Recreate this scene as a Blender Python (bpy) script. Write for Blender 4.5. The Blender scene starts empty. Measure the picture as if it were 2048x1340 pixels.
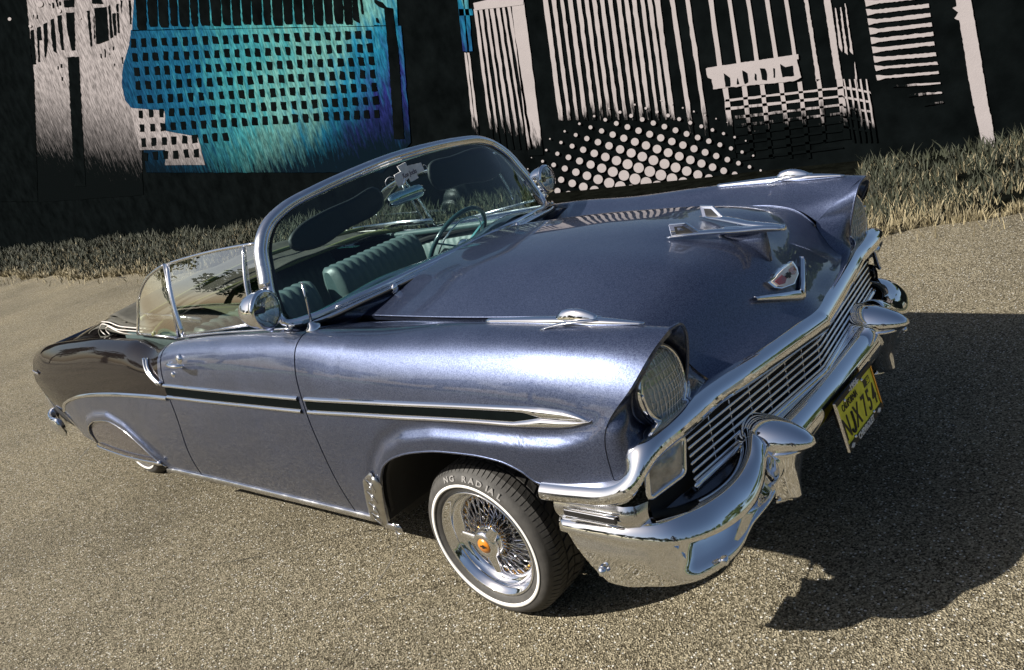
import bpy, bmesh, math, random
import numpy as np
from mathutils import Vector, Matrix
random.seed(7); RNG = np.random.default_rng(7)
S = bpy.context.scene
COL = S.collection
# ------------------------------------------------------------------ camera, world, sun
PITCH = math.asin(.106/2.921)
CAMP = np.array([1.73746567, -2.31695967, 1.68249836])
CR = np.array([[0.74360261, 0.62501274, -0.23751681], [-0.03413957, 0.39026173, 0.9200708], [0.66774969, -0.67605832, 0.31153731]])
FPX = 1629.8
cam_d = bpy.data.cameras.new('camera'); cam = bpy.data.objects.new('camera', cam_d); COL.objects.link(cam)
cam_d.sensor_width = 36; cam_d.lens = FPX/2048*36; cam_d.clip_start = .05; cam_d.clip_end = 3000
Mc = Matrix(((CR[0, 0], CR[1, 0], CR[2, 0], CAMP[0]), (CR[0, 1], CR[1, 1], CR[2, 1], CAMP[1]), (CR[0, 2], CR[1, 2], CR[2, 2], CAMP[2]), (0, 0, 0, 1)))
cam.matrix_world = Mc
S.camera = cam
SUNK = (.79, 1.03)           # shadow shift in x and y per metre of height
sun_dir = Vector((-SUNK[0], -SUNK[1], 1)).normalized()      # towards the sun
elev = math.asin(sun_dir.z); az = math.atan2(sun_dir.x, sun_dir.y)
W = bpy.data.worlds.new('World'); S.world = W; W.use_nodes = True
wn = W.node_tree.nodes; wl = W.node_tree.links
bg = wn['Background']; sky = wn.new('ShaderNodeTexSky'); sky.sky_type = 'NISHITA'; sky.sun_disc = False
sky.sun_elevation = elev; sky.sun_rotation = az; sky.air_density = 1.0; sky.dust_density = 2.2; sky.ozone_density = 1.6
wl.new(sky.outputs[0], bg.inputs[0]); bg.inputs[1].default_value = .05
sd = bpy.data.lights.new('sun', 'SUN'); sd.energy = 5.0; sd.angle = math.radians(.5); sd.color = (1, .95, .87)
so = bpy.data.objects.new('sun', sd); COL.objects.link(so)
so.rotation_euler = sun_dir.to_track_quat('Z', 'Y').to_euler(); so.location = (0, 0, 12)
S.view_settings.view_transform = 'Standard'; S.view_settings.look = 'None'; S.view_settings.exposure = .85; S.view_settings.gamma = 1
S.render.engine = 'CYCLES'
S.cycles.max_bounces = 10; S.cycles.glossy_bounces = 6; S.cycles.transmission_bounces = 8; S.cycles.transparent_max_bounces = 16
S.cycles.caustics_reflective = False; S.cycles.caustics_refractive = False

# ------------------------------------------------------------------ projections of measured image points onto known planes
CB = np.array([1.7974, -2.3170, 1.6183])      # camera in the car's frame
_c, _s = math.cos(PITCH), math.sin(PITCH)
B2W = np.array([[_c, 0, -_s], [0, 1, 0], [_s, 0, _c]])
CRB = CR @ B2W
def A(px, py, Y):
    "point of the car frame on the plane y=Y"
    v = CRB.T @ np.array([px-1024, 670-py, -FPX]); t = (Y-CB[1])/v[1]; return CB+t*v
def AX(px, py, X):
    v = CRB.T @ np.array([px-1024, 670-py, -FPX]); t = (X-CB[0])/v[0]; return CB+t*v
def AZ(px, py, Z):
    v = CRB.T @ np.array([px-1024, 670-py, -FPX]); t = (Z-CB[2])/v[2]; return CB+t*v
WALLY = 5.6
def WP(px, py, Y=WALLY):
    v = CR.T @ np.array([px-1024, 670-py, -FPX]); t = (Y-CAMP[1])/v[1]; return CAMP+t*v
def GP(px, py, Z=0.):
    v = CR.T @ np.array([px-1024, 670-py, -FPX]); t = (Z-CAMP[2])/v[2]; return CAMP+t*v
def w2b(p): return B2W.T @ np.asarray(p, float)

# ------------------------------------------------------------------ materials
MATS = {}
def nmat(name):
    m = bpy.data.materials.new(name); m.use_nodes = True; MATS[name] = m
    return m, m.node_tree.nodes, m.node_tree.links, m.node_tree.nodes['Principled BSDF']
def noise(n, l, scale, detail=4, rough=.55, mapscale=None, coord='Object'):
    tc = n.new('ShaderNodeTexCoord'); nt = n.new('ShaderNodeTexNoise'); nt.inputs['Scale'].default_value = scale
    nt.inputs['Detail'].default_value = detail; nt.inputs['Roughness'].default_value = rough
    if mapscale:
        mp = n.new('ShaderNodeMapping'); mp.inputs['Scale'].default_value = mapscale; l.new(tc.outputs[coord], mp.inputs[0]); l.new(mp.outputs[0], nt.inputs[0])
    else: l.new(tc.outputs[coord], nt.inputs[0])
    return nt
def ramp(n, l, src, stops, interp='LINEAR'):
    r = n.new('ShaderNodeValToRGB'); l.new(src, r.inputs[0]); r.color_ramp.interpolation = interp
    e = r.color_ramp.elements
    while len(e) < len(stops): e.new(.5)
    for i, (p, c) in enumerate(stops):
        e[i].position = p; e[i].color = (c[0], c[1], c[2], 1) if not isinstance(c, (int, float)) else (c, c, c, 1)
    return r
def bump(n, l, src, strength, dist, b):
    bp = n.new('ShaderNodeBump'); bp.inputs['Strength'].default_value = strength; bp.inputs['Distance'].default_value = dist
    l.new(src, bp.inputs['Height']); l.new(bp.outputs[0], b.inputs['Normal']); return bp
def simple(name, col, rough=.5, metal=0, coat=0, bumpn=None, var=.12, varscale=30, **kw):
    m, n, l, b = nmat(name)
    nt = noise(n, l, varscale, 5)
    c0 = [max(0, c*(1-var)) for c in col]; c1 = [min(1, c*(1+var)) for c in col]
    r = ramp(n, l, nt.outputs[0], [(.3, c0), (.7, c1)]); l.new(r.outputs[0], b.inputs['Base Color'])
    b.inputs['Roughness'].default_value = rough; b.inputs['Metallic'].default_value = metal; b.inputs['Coat Weight'].default_value = coat
    b.inputs['Coat Roughness'].default_value = .03
    if bumpn: nb = noise(n, l, bumpn[0], 6); bump(n, l, nb.outputs[0], bumpn[1], bumpn[2], b)
    for k, v in kw.items(): b.inputs[k].default_value = v
    return m
def chrome(name, rough=.035, col=(.82, .83, .86), wob=.02):
    m, n, l, b = nmat(name)
    b.inputs['Metallic'].default_value = 1; b.inputs['Base Color'].default_value = (*col, 1)
    nt = noise(n, l, 14, 3); r = ramp(n, l, nt.outputs[0], [(.35, rough*.6), (.7, rough*1.8)]); l.new(r.outputs[0], b.inputs['Roughness'])
    nb = noise(n, l, 5, 2); bump(n, l, nb.outputs[0], wob, .02, b)
    return m
def flake_paint(name, col, col2, metal=.75, rough=.40, coat=1.0):
    m, n, l, b = nmat(name)
    tc = n.new('ShaderNodeTexCoord'); v = n.new('ShaderNodeTexVoronoi'); v.inputs['Scale'].default_value = 420; l.new(tc.outputs['Object'], v.inputs[0])
    mx = n.new('ShaderNodeMixRGB'); mx.inputs[1].default_value = (*col, 1); mx.inputs[2].default_value = (*col2, 1)
    rr = ramp(n, l, v.outputs['Color'], [(.10, 0), (.70, .8), (.90, 1), (.97, 2.4)]); l.new(rr.outputs[0], mx.inputs[0])  # brightest flakes also paint in the ground specks mirrored by the body
    l.new(mx.outputs[0], b.inputs['Base Color'])
    b.inputs['Metallic'].default_value = metal; b.inputs['Coat Weight'].default_value = coat; b.inputs['Coat Roughness'].default_value = .02; b.inputs['Coat IOR'].default_value = 1.56
    nr = noise(n, l, 6, 3); r2 = ramp(n, l, nr.outputs[0], [(.3, rough*.85), (.75, rough*1.15)]); l.new(r2.outputs[0], b.inputs['Roughness'])
    # metal flake sparkle in the base layer only
    nv = n.new('ShaderNodeTexVoronoi'); nv.inputs['Scale'].default_value = 900; l.new(tc.outputs['Object'], nv.inputs[0])
    bump(n, l, nv.outputs['Distance'], .10, .002, b)
    return m
PAINT = flake_paint('violet_blue_metallic_paint', (.028, .039, .084), (.082, .102, .168))
BLACKP = simple('black_gloss_paint', (.010, .008, .008), .12, 0, .85); BLACKP.node_tree.nodes['Principled BSDF'].inputs['Specular IOR Level'].default_value = 0
CHROME = chrome('chrome'); CHROME2 = chrome('satin_chrome', .16, (.7, .7, .72)); 
CHROMEB = chrome('bumper_chrome', .03, (.84, .85, .87), .05)
STEEL = simple('brushed_stone_guard_steel', (.55, .54, .52), .28, 1.0, var=.1)
GOLDM = simple('gold_plated_metal', (.75, .42, .10), .25, 1.0)
BLACK = simple('black_undercoat', (.012, .012, .013), .75)
RUBBER = simple('tyre_rubber', (.045, .042, .038), .7, bumpn=(160, .25, .002), var=.3)
WHITEW = simple('whitewall_rubber', (.72, .70, .66), .5, var=.05)
LETTER = simple('grey_raised_rubber_letter', (.22, .21, .20), .6)
SEAT = simple('grey_green_vinyl', (.075, .108, .104), .45, bumpn=(90, .2, .003), var=.1)
SEATD = simple('dark_green_vinyl', (.045, .075, .075), .45, bumpn=(90, .2, .003))
TOPF = simple('olive_black_top_fabric', (.05, .047, .035), .85, bumpn=(220, .4, .003), var=.3)
DASH = flake_paint('dash_paint', (.06, .09, .12), (.08, .11, .15), .4, .3)
LENSA = simple('clear_parking_lens', (.30, .31, .33), .10, .55, 1.0, var=.5, varscale=22, bumpn=(28, .6, .012))
YEL = simple('yellow_plate_paint', (.80, .76, .05), .45, var=.18, varscale=40, bumpn=(120, .1, .002))
BLK = simple('black_print', (.008, .008, .008), .5); WHT = simple('white_print', (.8, .8, .8), .5)
SPEARB = simple('spear_black_enamel', (.0025, .004, .004), .9); SPEARB.node_tree.nodes['Principled BSDF'].inputs['Specular IOR Level'].default_value = .03
REDE = simple('red_enamel', (.30, .03, .02), .25, coat=1); ORG = simple('orange_enamel', (.62, .20, .01), .3, coat=1); CREAM = simple('cream_enamel', (.72, .66, .60), .3, coat=1)
TEAL = simple('teal_plastic', (.10, .28, .30), .25, coat=.6)
def glass(name, tint=(.75, .92, .88), fr=1.0):
    m, n, l, b = nmat(name)
    n.remove(b); out = n['Material Output']
    tr = n.new('ShaderNodeBsdfTransparent'); tr.inputs[0].default_value = (*tint, 1)
    gl = n.new('ShaderNodeBsdfGlossy'); gl.inputs['Roughness'].default_value = .0; gl.inputs[0].default_value = (1, 1, 1, 1)
    f = n.new('ShaderNodeLayerWeight'); f.inputs[0].default_value = .5
    pw = n.new('ShaderNodeMath'); pw.operation = 'POWER'; pw.inputs[1].default_value = 4.2; l.new(f.outputs['Facing'], pw.inputs[0])
    mu = n.new('ShaderNodeMath'); mu.operation = 'MULTIPLY_ADD'; mu.inputs[1].default_value = .93*fr; mu.inputs[2].default_value = .055*fr; mu.use_clamp = True; l.new(pw.outputs[0], mu.inputs[0])
    mx = n.new('ShaderNodeMixShader'); l.new(mu.outputs[0], mx.inputs[0]); l.new(tr.outputs[0], mx.inputs[1]); l.new(gl.outputs[0], mx.inputs[2])
    l.new(mx.outputs[0], out.inputs[0]); return m
GLASS = glass('windshield_glass', (.60, .78, .77), .8); GLASS2 = glass('side_window_glass', (.78, .85, .80), 2.6)

# ------------------------------------------------------------------ mesh helpers
def link(name, me, mat, parent=None, smooth=True):
    o = bpy.data.objects.new(name, me); COL.objects.link(o)
    if mat is not None and not me.materials: me.materials.append(mat)
    if smooth:
        for p in me.polygons: p.use_smooth = True
    if parent is not None: o.parent = parent
    return o
def mesh(name, verts, faces, mat, parent=None, smooth=True):
    me = bpy.data.meshes.new(name); me.from_pydata([tuple(map(float, v)) for v in verts], [], faces); me.update()
    return link(name, me, mat, parent, smooth)
def empty(name, label=None, cat=None, parent=None):
    o = bpy.data.objects.new(name, None); COL.objects.link(o); o.empty_display_size = .1
    if label: o['label'] = label
    if cat: o['category'] = cat
    if parent is not None: o.parent = parent
    return o
class MB:
    def __init__(s): s.v = []; s.f = []
    def add(s, v, f):
        b = len(s.v); s.v += [tuple(map(float, p)) for p in v]; s.f += [tuple(i+b for i in q) for q in f]; return s
    def grid(s, G, cu=False, cv=False, flip=False):
        G = np.asarray(G, float); nu, nv = G.shape[:2]; v = G.reshape(-1, 3); f = []
        for i in range(nu if cu else nu-1):
            for j in range(nv if cv else nv-1):
                a, b_, c, d = i*nv+j, ((i+1) % nu)*nv+j, ((i+1) % nu)*nv+(j+1) % nv, i*nv+(j+1) % nv
                f.append((a, d, c, b_) if flip else (a, b_, c, d))
        return s.add(v, f)
    def box(s, c, sz, R=None):
        c = np.array(c, float); h = np.array(sz, float)/2
        v = np.array([[x, y, z] for x in (-1, 1) for y in (-1, 1) for z in (-1, 1)])*h
        if R is not None: v = v @ np.array(R).T
        return s.add(v+c, [(0, 1, 3, 2), (4, 6, 7, 5), (0, 4, 5, 1), (2, 3, 7, 6), (0, 2, 6, 4), (1, 5, 7, 3)])
    def tube(s, P, r, n=10, closed=False, cap=True, ell=None, up=(0, 0, 1)):
        P = np.asarray(P, float); m = len(P); r = np.broadcast_to(np.asarray(r, float), (m,))
        if closed: T = np.roll(P, -1, 0)-np.roll(P, 1, 0)
        else: T = np.gradient(P, axis=0)
        T /= np.linalg.norm(T, axis=1)[:, None]+1e-12
        u = np.array(up, float)
        G = []
        if ell is None:
            N = np.cross(T[0], u); 
            if np.linalg.norm(N) < .1: N = np.cross(T[0], [1, 0, 0.])
            N /= np.linalg.norm(N)
            for i in range(m):
                N = N-T[i]*N.dot(T[i]); N /= np.linalg.norm(N)+1e-12; Bn = np.cross(T[i], N)
                a = np.linspace(0, 2*np.pi, n, endpoint=False)
                G.append(P[i]+r[i]*(np.cos(a)[:, None]*N+np.sin(a)[:, None]*Bn))
        else:
            for i in range(m):
                N = np.cross(T[i], u); N /= np.linalg.norm(N)+1e-12; Bn = np.cross(N, T[i])
                a = np.linspace(0, 2*np.pi, n, endpoint=False)
                G.append(P[i]+r[i]*(ell[0]*np.cos(a)[:, None]*N+ell[1]*np.sin(a)[:, None]*Bn))
        b = len(s.v); s.grid(G, cu=closed, cv=True)
        if cap and not closed:
            s.f.append(tuple(b+i for i in range(n))[::-1]); s.f.append(tuple(b+(m-1)*n+i for i in range(n)))
        return s
    def lathe(s, prof, c=(0, 0, 0), axis=(0, -1, 0), n=64, ref=(1, 0, 0)):
        "prof: (radius, offset along axis)"
        ax = np.array(axis, float); ax /= np.linalg.norm(ax); e1 = np.array(ref, float); e1 -= ax*e1.dot(ax); e1 /= np.linalg.norm(e1); e2 = np.cross(ax, e1)
        a = np.linspace(0, 2*np.pi, n, endpoint=False); c = np.array(c, float)
        G = [[c+r*(math.cos(t)*e1+math.sin(t)*e2)+h*ax for t in a] for r, h in prof]
        return s.grid(G, cv=True)
    def loftsec(s, secs, cap=True):
        "closed sections joined along the list"
        G = np.array(secs, float); b = len(s.v); m, n = G.shape[:2]; s.grid(G, cv=True)
        if cap: s.f.append(tuple(b+i for i in range(n))[::-1]); s.f.append(tuple(b+(m-1)*n+i for i in range(n)))
        return s
    def out(s, name, mat, parent=None, smooth=True, recalc=True, auto=None, bevel=None, solid=None, sub=0):
        o = mesh(name, s.v, s.f, mat, parent, smooth)
        if recalc:
            bm = bmesh.new(); bm.from_mesh(o.data); bmesh.ops.remove_doubles(bm, verts=bm.verts, dist=1e-6); bmesh.ops.recalc_face_normals(bm, faces=bm.faces); bm.to_mesh(o.data); bm.free()
        if solid: md = o.modifiers.new('solid', 'SOLIDIFY'); md.thickness = solid; md.offset = -1
        if bevel: md = o.modifiers.new('bevel', 'BEVEL'); md.width = bevel; md.segments = 3; md.limit_method = 'ANGLE'; md.angle_limit = math.radians(35)
        if sub: md = o.modifiers.new('sub', 'SUBSURF'); md.levels = sub; md.render_levels = sub
        if auto:
            me = o.data; bm = bmesh.new(); bm.from_mesh(me)
            for e in bm.edges:
                if len(e.link_faces) == 2 and e.calc_face_angle(0) > math.radians(auto): e.smooth = False
            bm.to_mesh(me); bm.free()
        return o
def cr(P, n, closed=False, t=None):
    "centripetal-like Catmull-Rom resample through points (chord length Hermite)"
    P = np.asarray(P, float); m = len(P)
    if m == 2: 
        q = np.linspace(0, 1, n)[:, None]; return P[0]*(1-q)+P[1]*q
    if closed: P = np.vstack([P[-2:], P, P[:3]])
    d = np.linalg.norm(np.diff(P, axis=0), axis=1)**.75+1e-9; s = np.r_[0, np.cumsum(d)]
    M = np.zeros_like(P)
    for i in range(1, len(P)-1):
        h0, h1 = d[i-1], d[i]; M[i] = ((P[i]-P[i-1])/h0*h1+(P[i+1]-P[i])/h1*h0)/(h0+h1)
    M[0] = 1.5*(P[1]-P[0])/d[0]-.5*M[1]; M[-1] = 1.5*(P[-1]-P[-2])/d[-1]-.5*M[-2]
    lo, hi = (s[2], s[2+m]) if closed else (s[0], s[-1])
    # arc-length-ish dense resample
    q = np.linspace(lo, hi, 1200); out = _herm(q, s, P, M)
    L = np.r_[0, np.cumsum(np.linalg.norm(np.diff(out, axis=0), axis=1))]
    tt = (np.linspace(0, 1, n+1)[:-1] if closed else np.linspace(0, 1, n)) if t is None else np.asarray(t)
    return np.stack([np.interp(tt*L[-1], L, out[:, k]) for k in range(P.shape[1])], 1)
def _herm(q, s, P, M):
    i = np.clip(np.searchsorted(s, q, side='right')-1, 0, len(s)-2); h = (s[i+1]-s[i]); t = ((q-s[i])/h)[:, None]; h = h[:, None]
    return (2*t**3-3*t**2+1)*P[i]+(t**3-2*t**2+t)*h*M[i]+(-2*t**3+3*t**2)*P[i+1]+(t**3-t**2)*h*M[i+1]
def pch(xs, ys, q):
    "monotone cubic through (xs, ys)"
    xs = np.asarray(xs, float); ys = np.asarray(ys, float); q = np.asarray(q, float); h = np.diff(xs); dl = np.diff(ys)/h
    m = np.zeros(len(xs))
    for i in range(1, len(xs)-1):
        if dl[i-1]*dl[i] > 0:
            w1, w2 = 2*h[i]+h[i-1], h[i]+2*h[i-1]; m[i] = (w1+w2)/(w1/dl[i-1]+w2/dl[i])
    m[0] = dl[0]; m[-1] = dl[-1]
    i = np.clip(np.searchsorted(xs, q, side='right')-1, 0, len(xs)-2); t = (q-xs[i])/h[i]
    return (2*t**3-3*t**2+1)*ys[i]+(t**3-2*t**2+t)*h[i]*m[i]+(-2*t**3+3*t**2)*ys[i+1]+(t**3-t**2)*h[i]*m[i+1]
def sst(a, b, x): t = np.clip((x-a)/(b-a), 0, 1); return t*t*(3-2*t)
def mir(P, s): P = np.array(P, float); P[..., 1] = np.abs(P[..., 1])*s if s else P[..., 1]; return P
def text_mesh(body, size, width=1.0, depth=.0015, bold=0):
    c = bpy.data.curves.new('t', 'FONT'); c.body = body; c.size = size; c.extrude = depth; c.align_x = 'CENTER'; c.align_y = 'CENTER'; c.offset = bold
    c.resolution_u = 3
    o = bpy.data.objects.new('t', c); COL.objects.link(o); bpy.context.view_layer.update()
    me = bpy.data.meshes.new_from_object(o); bpy.data.objects.remove(o); 
    for v in me.vertices: v.co.x *= width
    return me
# ================================================================== THE CAR
CARL = 'violet-blue vintage chrome-laden convertible with top down and yellow front plate, parked on the asphalt'
CAR = empty('convertible_car', CARL, 'car'); CAR.rotation_euler = (0, -PITCH, 0)
XS = [-3.95, -3.5, -3.0, -2.5, -2.15, -1.9, -1.70, -1.2, -.68, -.3, 0, .35, .6, .76]
TAB = {  # row: (y list, z list)
 2: ([.74, .79, .825, .84, .845, .85, .845, .845, .835, .785, .755, .745, .735, .715], [.84, .902, .940, .964, .960, .925, .957, .985, .995, .985, .990, .985, .972, .955]),
 3: ([.785, .835, .865, .885, .895, .905, .895, .895, .885, .86, .84, .83, .815, .79], [.815, .878, .915, .938, .932, .893, .93, .957, .967, .962, .966, .962, .945, .925]),
 4: ([.825, .87, .90, .915, .925, .930, .925, .925, .92, .91, .90, .89, .872, .85], [.755, .82, .85, .87, .87, .845, .865, .885, .895, .895, .895, .89, .875, .862]),
 5: ([.85, .895, .92, .932, .938, .94, .94, .94, .938, .935, .93, .922, .908, .895], [.70, .74, .75, .755, .755, .75, .755, .755, .755, .76, .765, .77, .765, .76]),
 6: ([.85, .895, .922, .935, .938, .938, .938, .937, .935, .933, .93, .925, .918, .91], [.58, .60, .60, .60, .60, .60, .60, .60, .60, .60, .60, .60, .60, .60]),
 7: ([.83, .88, .912, .925, .928, .926, .924, .922, .92, .92, .92, .915, .91, .90], [.44]*14),
 8: ([.79, .85, .885, .90, .90, .897, .893, .89, .887, .885, .885, .885, .88, .87], [.30, .29, .29, .29, .29, .29, .285, .28, .28, .28, .28, .28, .28, .28]),
}
def row(k, x):
    return pch(XS, TAB[k][0], x), pch(XS, TAB[k][1], x)
RIDGE_F = np.array([(-.515, .0), (-.510, .25), (-.465, .40), (-.420, .485), (-.365, .560), (-.285, .635), (-.17, .688), (-.03, .710), (.17, .714), (.36, .714), (.47, .722), (.56, .745), (.62, .79)])
RIDGE_R = np.array([(-3.10, .2), (-3.09, .36), (-3.06, .44), (-2.96, .52), (-2.80, .565), (-2.60, .585), (-2.42, .54), (-2.28, .44), (-2.16, .32)])
def _sd(poly, x, z):
    "distance to an open polyline; positive above/outside (left side when walking +x)"
    a = poly[:-1]; b = poly[1:]; p = np.stack([x, z], -1)[..., None, :]
    ab = b-a; t = np.clip(((p-a)*ab).sum(-1)/(ab**2).sum(-1), 0, 1); c = a+t[..., None]*ab
    d = np.linalg.norm(p-c, axis=-1); i = d.argmin(-1)
    dd = np.take_along_axis(d, i[..., None], -1)[..., 0]; A0 = a[i]; AB = ab[i]; pp = p[..., 0, :]
    cr_ = AB[..., 0]*(pp[..., 1]-A0[..., 1])-AB[..., 1]*(pp[..., 0]-A0[..., 0])
    return np.sign(cr_)*dd
def flare(x, z):
    x = np.asarray(x, float); z = np.asarray(z, float)
    def one(R, xa, xb):
        d = np.abs(_sd(R, x, z)); ins = (x > xa) & (x < xb) & (z < np.interp(x, R[:, 0], R[:, 1])); return np.where(ins, -d, d)
    d = one(RIDGE_F, -.512, .62); f = sst(.020, -.010, d)*.018*sst(.66, .42, x)-.005*np.exp(-((d-.030)/.016)**2)*sst(.6, .4, x)
    d2 = one(RIDGE_R, -3.09, -2.14); g = sst(.022, -.008, d2)*.018*sst(-3.10, -3.02, x)*sst(-2.12, -2.24, x)
    return f+g
def low(x):
    "lower edge of the painted side skin"
    x = np.asarray(x, float); z = np.full(x.shape, .285)
    z = np.where(x > -.49, pch([-.49, -.45, -.41, -.36, -.316, -.23, -.118, .001, .129, .226, .31, .352, .39, .8], [.285, .350, .435, .522, .572, .617, .646, .661, .664, .657, .630, .602, .597, .600], x), z)
    z = np.where(x < -2.15, pch([-4.1, -3.9, -3.45, -3.065, -3.05, -3.02, -2.95, -2.80, -2.60, -2.44, -2.31, -2.21, -2.15], [.46, .42, .372, .345, .40, .445, .492, .535, .553, .517, .435, .335, .290], x), z)
    return z
XE = {0: .585, 1: .672, 2: .728, 3: .716, 4: .682, 5: .605, 6: .600, 7: .600}   # where each row stops at the front
def inner(x):
    "rows 0 and 1 of the front wing"
    X = [-.72, -.2, .05, .31, .44, .53, .582, .614]; X1 = [-.72, -.3, 0, .35, .6, .76]
    return (pch(X, [.66, .573, .573, .573, .573, .573, .573, .573], x), pch(X, [.962, .934, .930, .928, .918, .892, .848, .80], x)), (pch(X1, [.75, .68, .66, .655, .645, .63], x), pch(X1, [.985, .958, .955, .950, .928, .905], x))
def wing_strip(x0, x1, nx, nt=46, zone='fender', off=0., s=-1, dense=None):
    """side skin between two stations; columns follow x (x1 may be 'front')"""
    G = []
    us = np.linspace(0, 1, nx) if dense is None else dense
    for u in us:
        rows = []
        for k in range(0, 9):
            xe = XE.get(k, .62) if x1 == 'front' else x1
            x = x0+(xe-x0)*u
            if k < 2:
                if zone == 'fender': y, z = inner(x)[k]
                else:
                    y2, z2 = row(2, x); y, z = (y2-.065, z2-.016) if k == 0 else (y2-.032, z2-.002)
            else: y, z = row(k, x)
            rows.append((x, float(y), float(z)))
        P = cr(rows, 160)
        zl = float(low(np.array([P[-30, 0]]))[0]) if x1 != 'front' else None
        if zl is None:
            xl = x0+(XE[6]-x0)*u; zl = float(low(np.array([xl]))[0])
        # clip below the lower edge
        zz = P[:, 2]; i = len(zz)-1
        while i > 40 and zz[i] < zl: i -= 1
        if i < len(zz)-1:
            t = (zz[i]-zl)/(zz[i]-zz[i+1]+1e-9); P = np.vstack([P[:i+1], P[i]+(P[i+1]-P[i])*t])
        L = np.r_[0, np.cumsum(np.linalg.norm(np.diff(P, axis=0), axis=1))]
        tt = np.linspace(0, 1, nt)*L[-1]; Q = np.stack([np.interp(tt, L, P[:, k]) for k in range(3)], 1)
        Q[:, 1] += flare(Q[:, 0], Q[:, 2])*sst(.96, .9, Q[:, 2]) - off
        if off: Q[:, 2] -= off*.6*sst(.85, .95, Q[:, 2])
        Q[:, 1] *= -1 if s < 0 else 1
        G.append(Q)
    return np.array(G)
def side_y(x, z, off=0.):
    "outer skin y at (x, z) below the shoulder"
    rows = np.array([[float(v) for v in row(k, x)] for k in range(2, 9)])
    P = cr(rows, 200); o = np.argsort(P[:, 1]); return float(np.interp(z, P[o, 1], P[o, 0]))+float(flare(np.array([x]), np.array([z]))[0])+off
def sidept(x, z, s=-1, off=0.): return (x, s*side_y(x, z, off), z)
def lipped(name, G, mat, parent, s=-1, t=.006, flip=False):
    "panel with an inturned edge all round, so that shut lines have depth"
    G = np.array(G); nu, nv = G.shape[:2]
    N = np.cross(np.gradient(G, axis=0), np.gradient(G, axis=1)); N /= np.linalg.norm(N, axis=2)[..., None]+1e-9
    cen = np.array([G[..., 0].mean(), 0, .45]); 
    if ((G-cen)*N).sum() < 0: N = -N
    m = MB().grid(G)
    rim = [(i, 0) for i in range(nu)]+[(nu-1, j) for j in range(1, nv)]+[(i, nv-1) for i in range(nu-2, -1, -1)]+[(0, j) for j in range(nv-2, 0, -1)]
    a = np.array([G[i, j] for i, j in rim]); b = np.array([G[i, j]-N[i, j]*t*2.5 for i, j in rim])
    m.grid([a, b], cv=True)
    o = mesh(name, m.v, m.f, mat, parent)
    bm = bmesh.new(); bm.from_mesh(o.data); bmesh.ops.remove_doubles(bm, verts=bm.verts, dist=1e-6); bmesh.ops.recalc_face_normals(bm, faces=bm.faces)
    for e in bm.edges:
        if len(e.link_faces) == 2 and e.calc_face_angle(0) > math.radians(50): e.smooth = False
    bm.to_mesh(o.data); bm.free()
    return o
GAP = .0035
dn = np.r_[np.linspace(0, .18, 8)[:-1], np.linspace(.18, .26, 26)[:-1], np.linspace(.26, .60, 26)[:-1], np.linspace(.60, .78, 30)[:-1], np.linspace(.78, 1, 22)]
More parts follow.
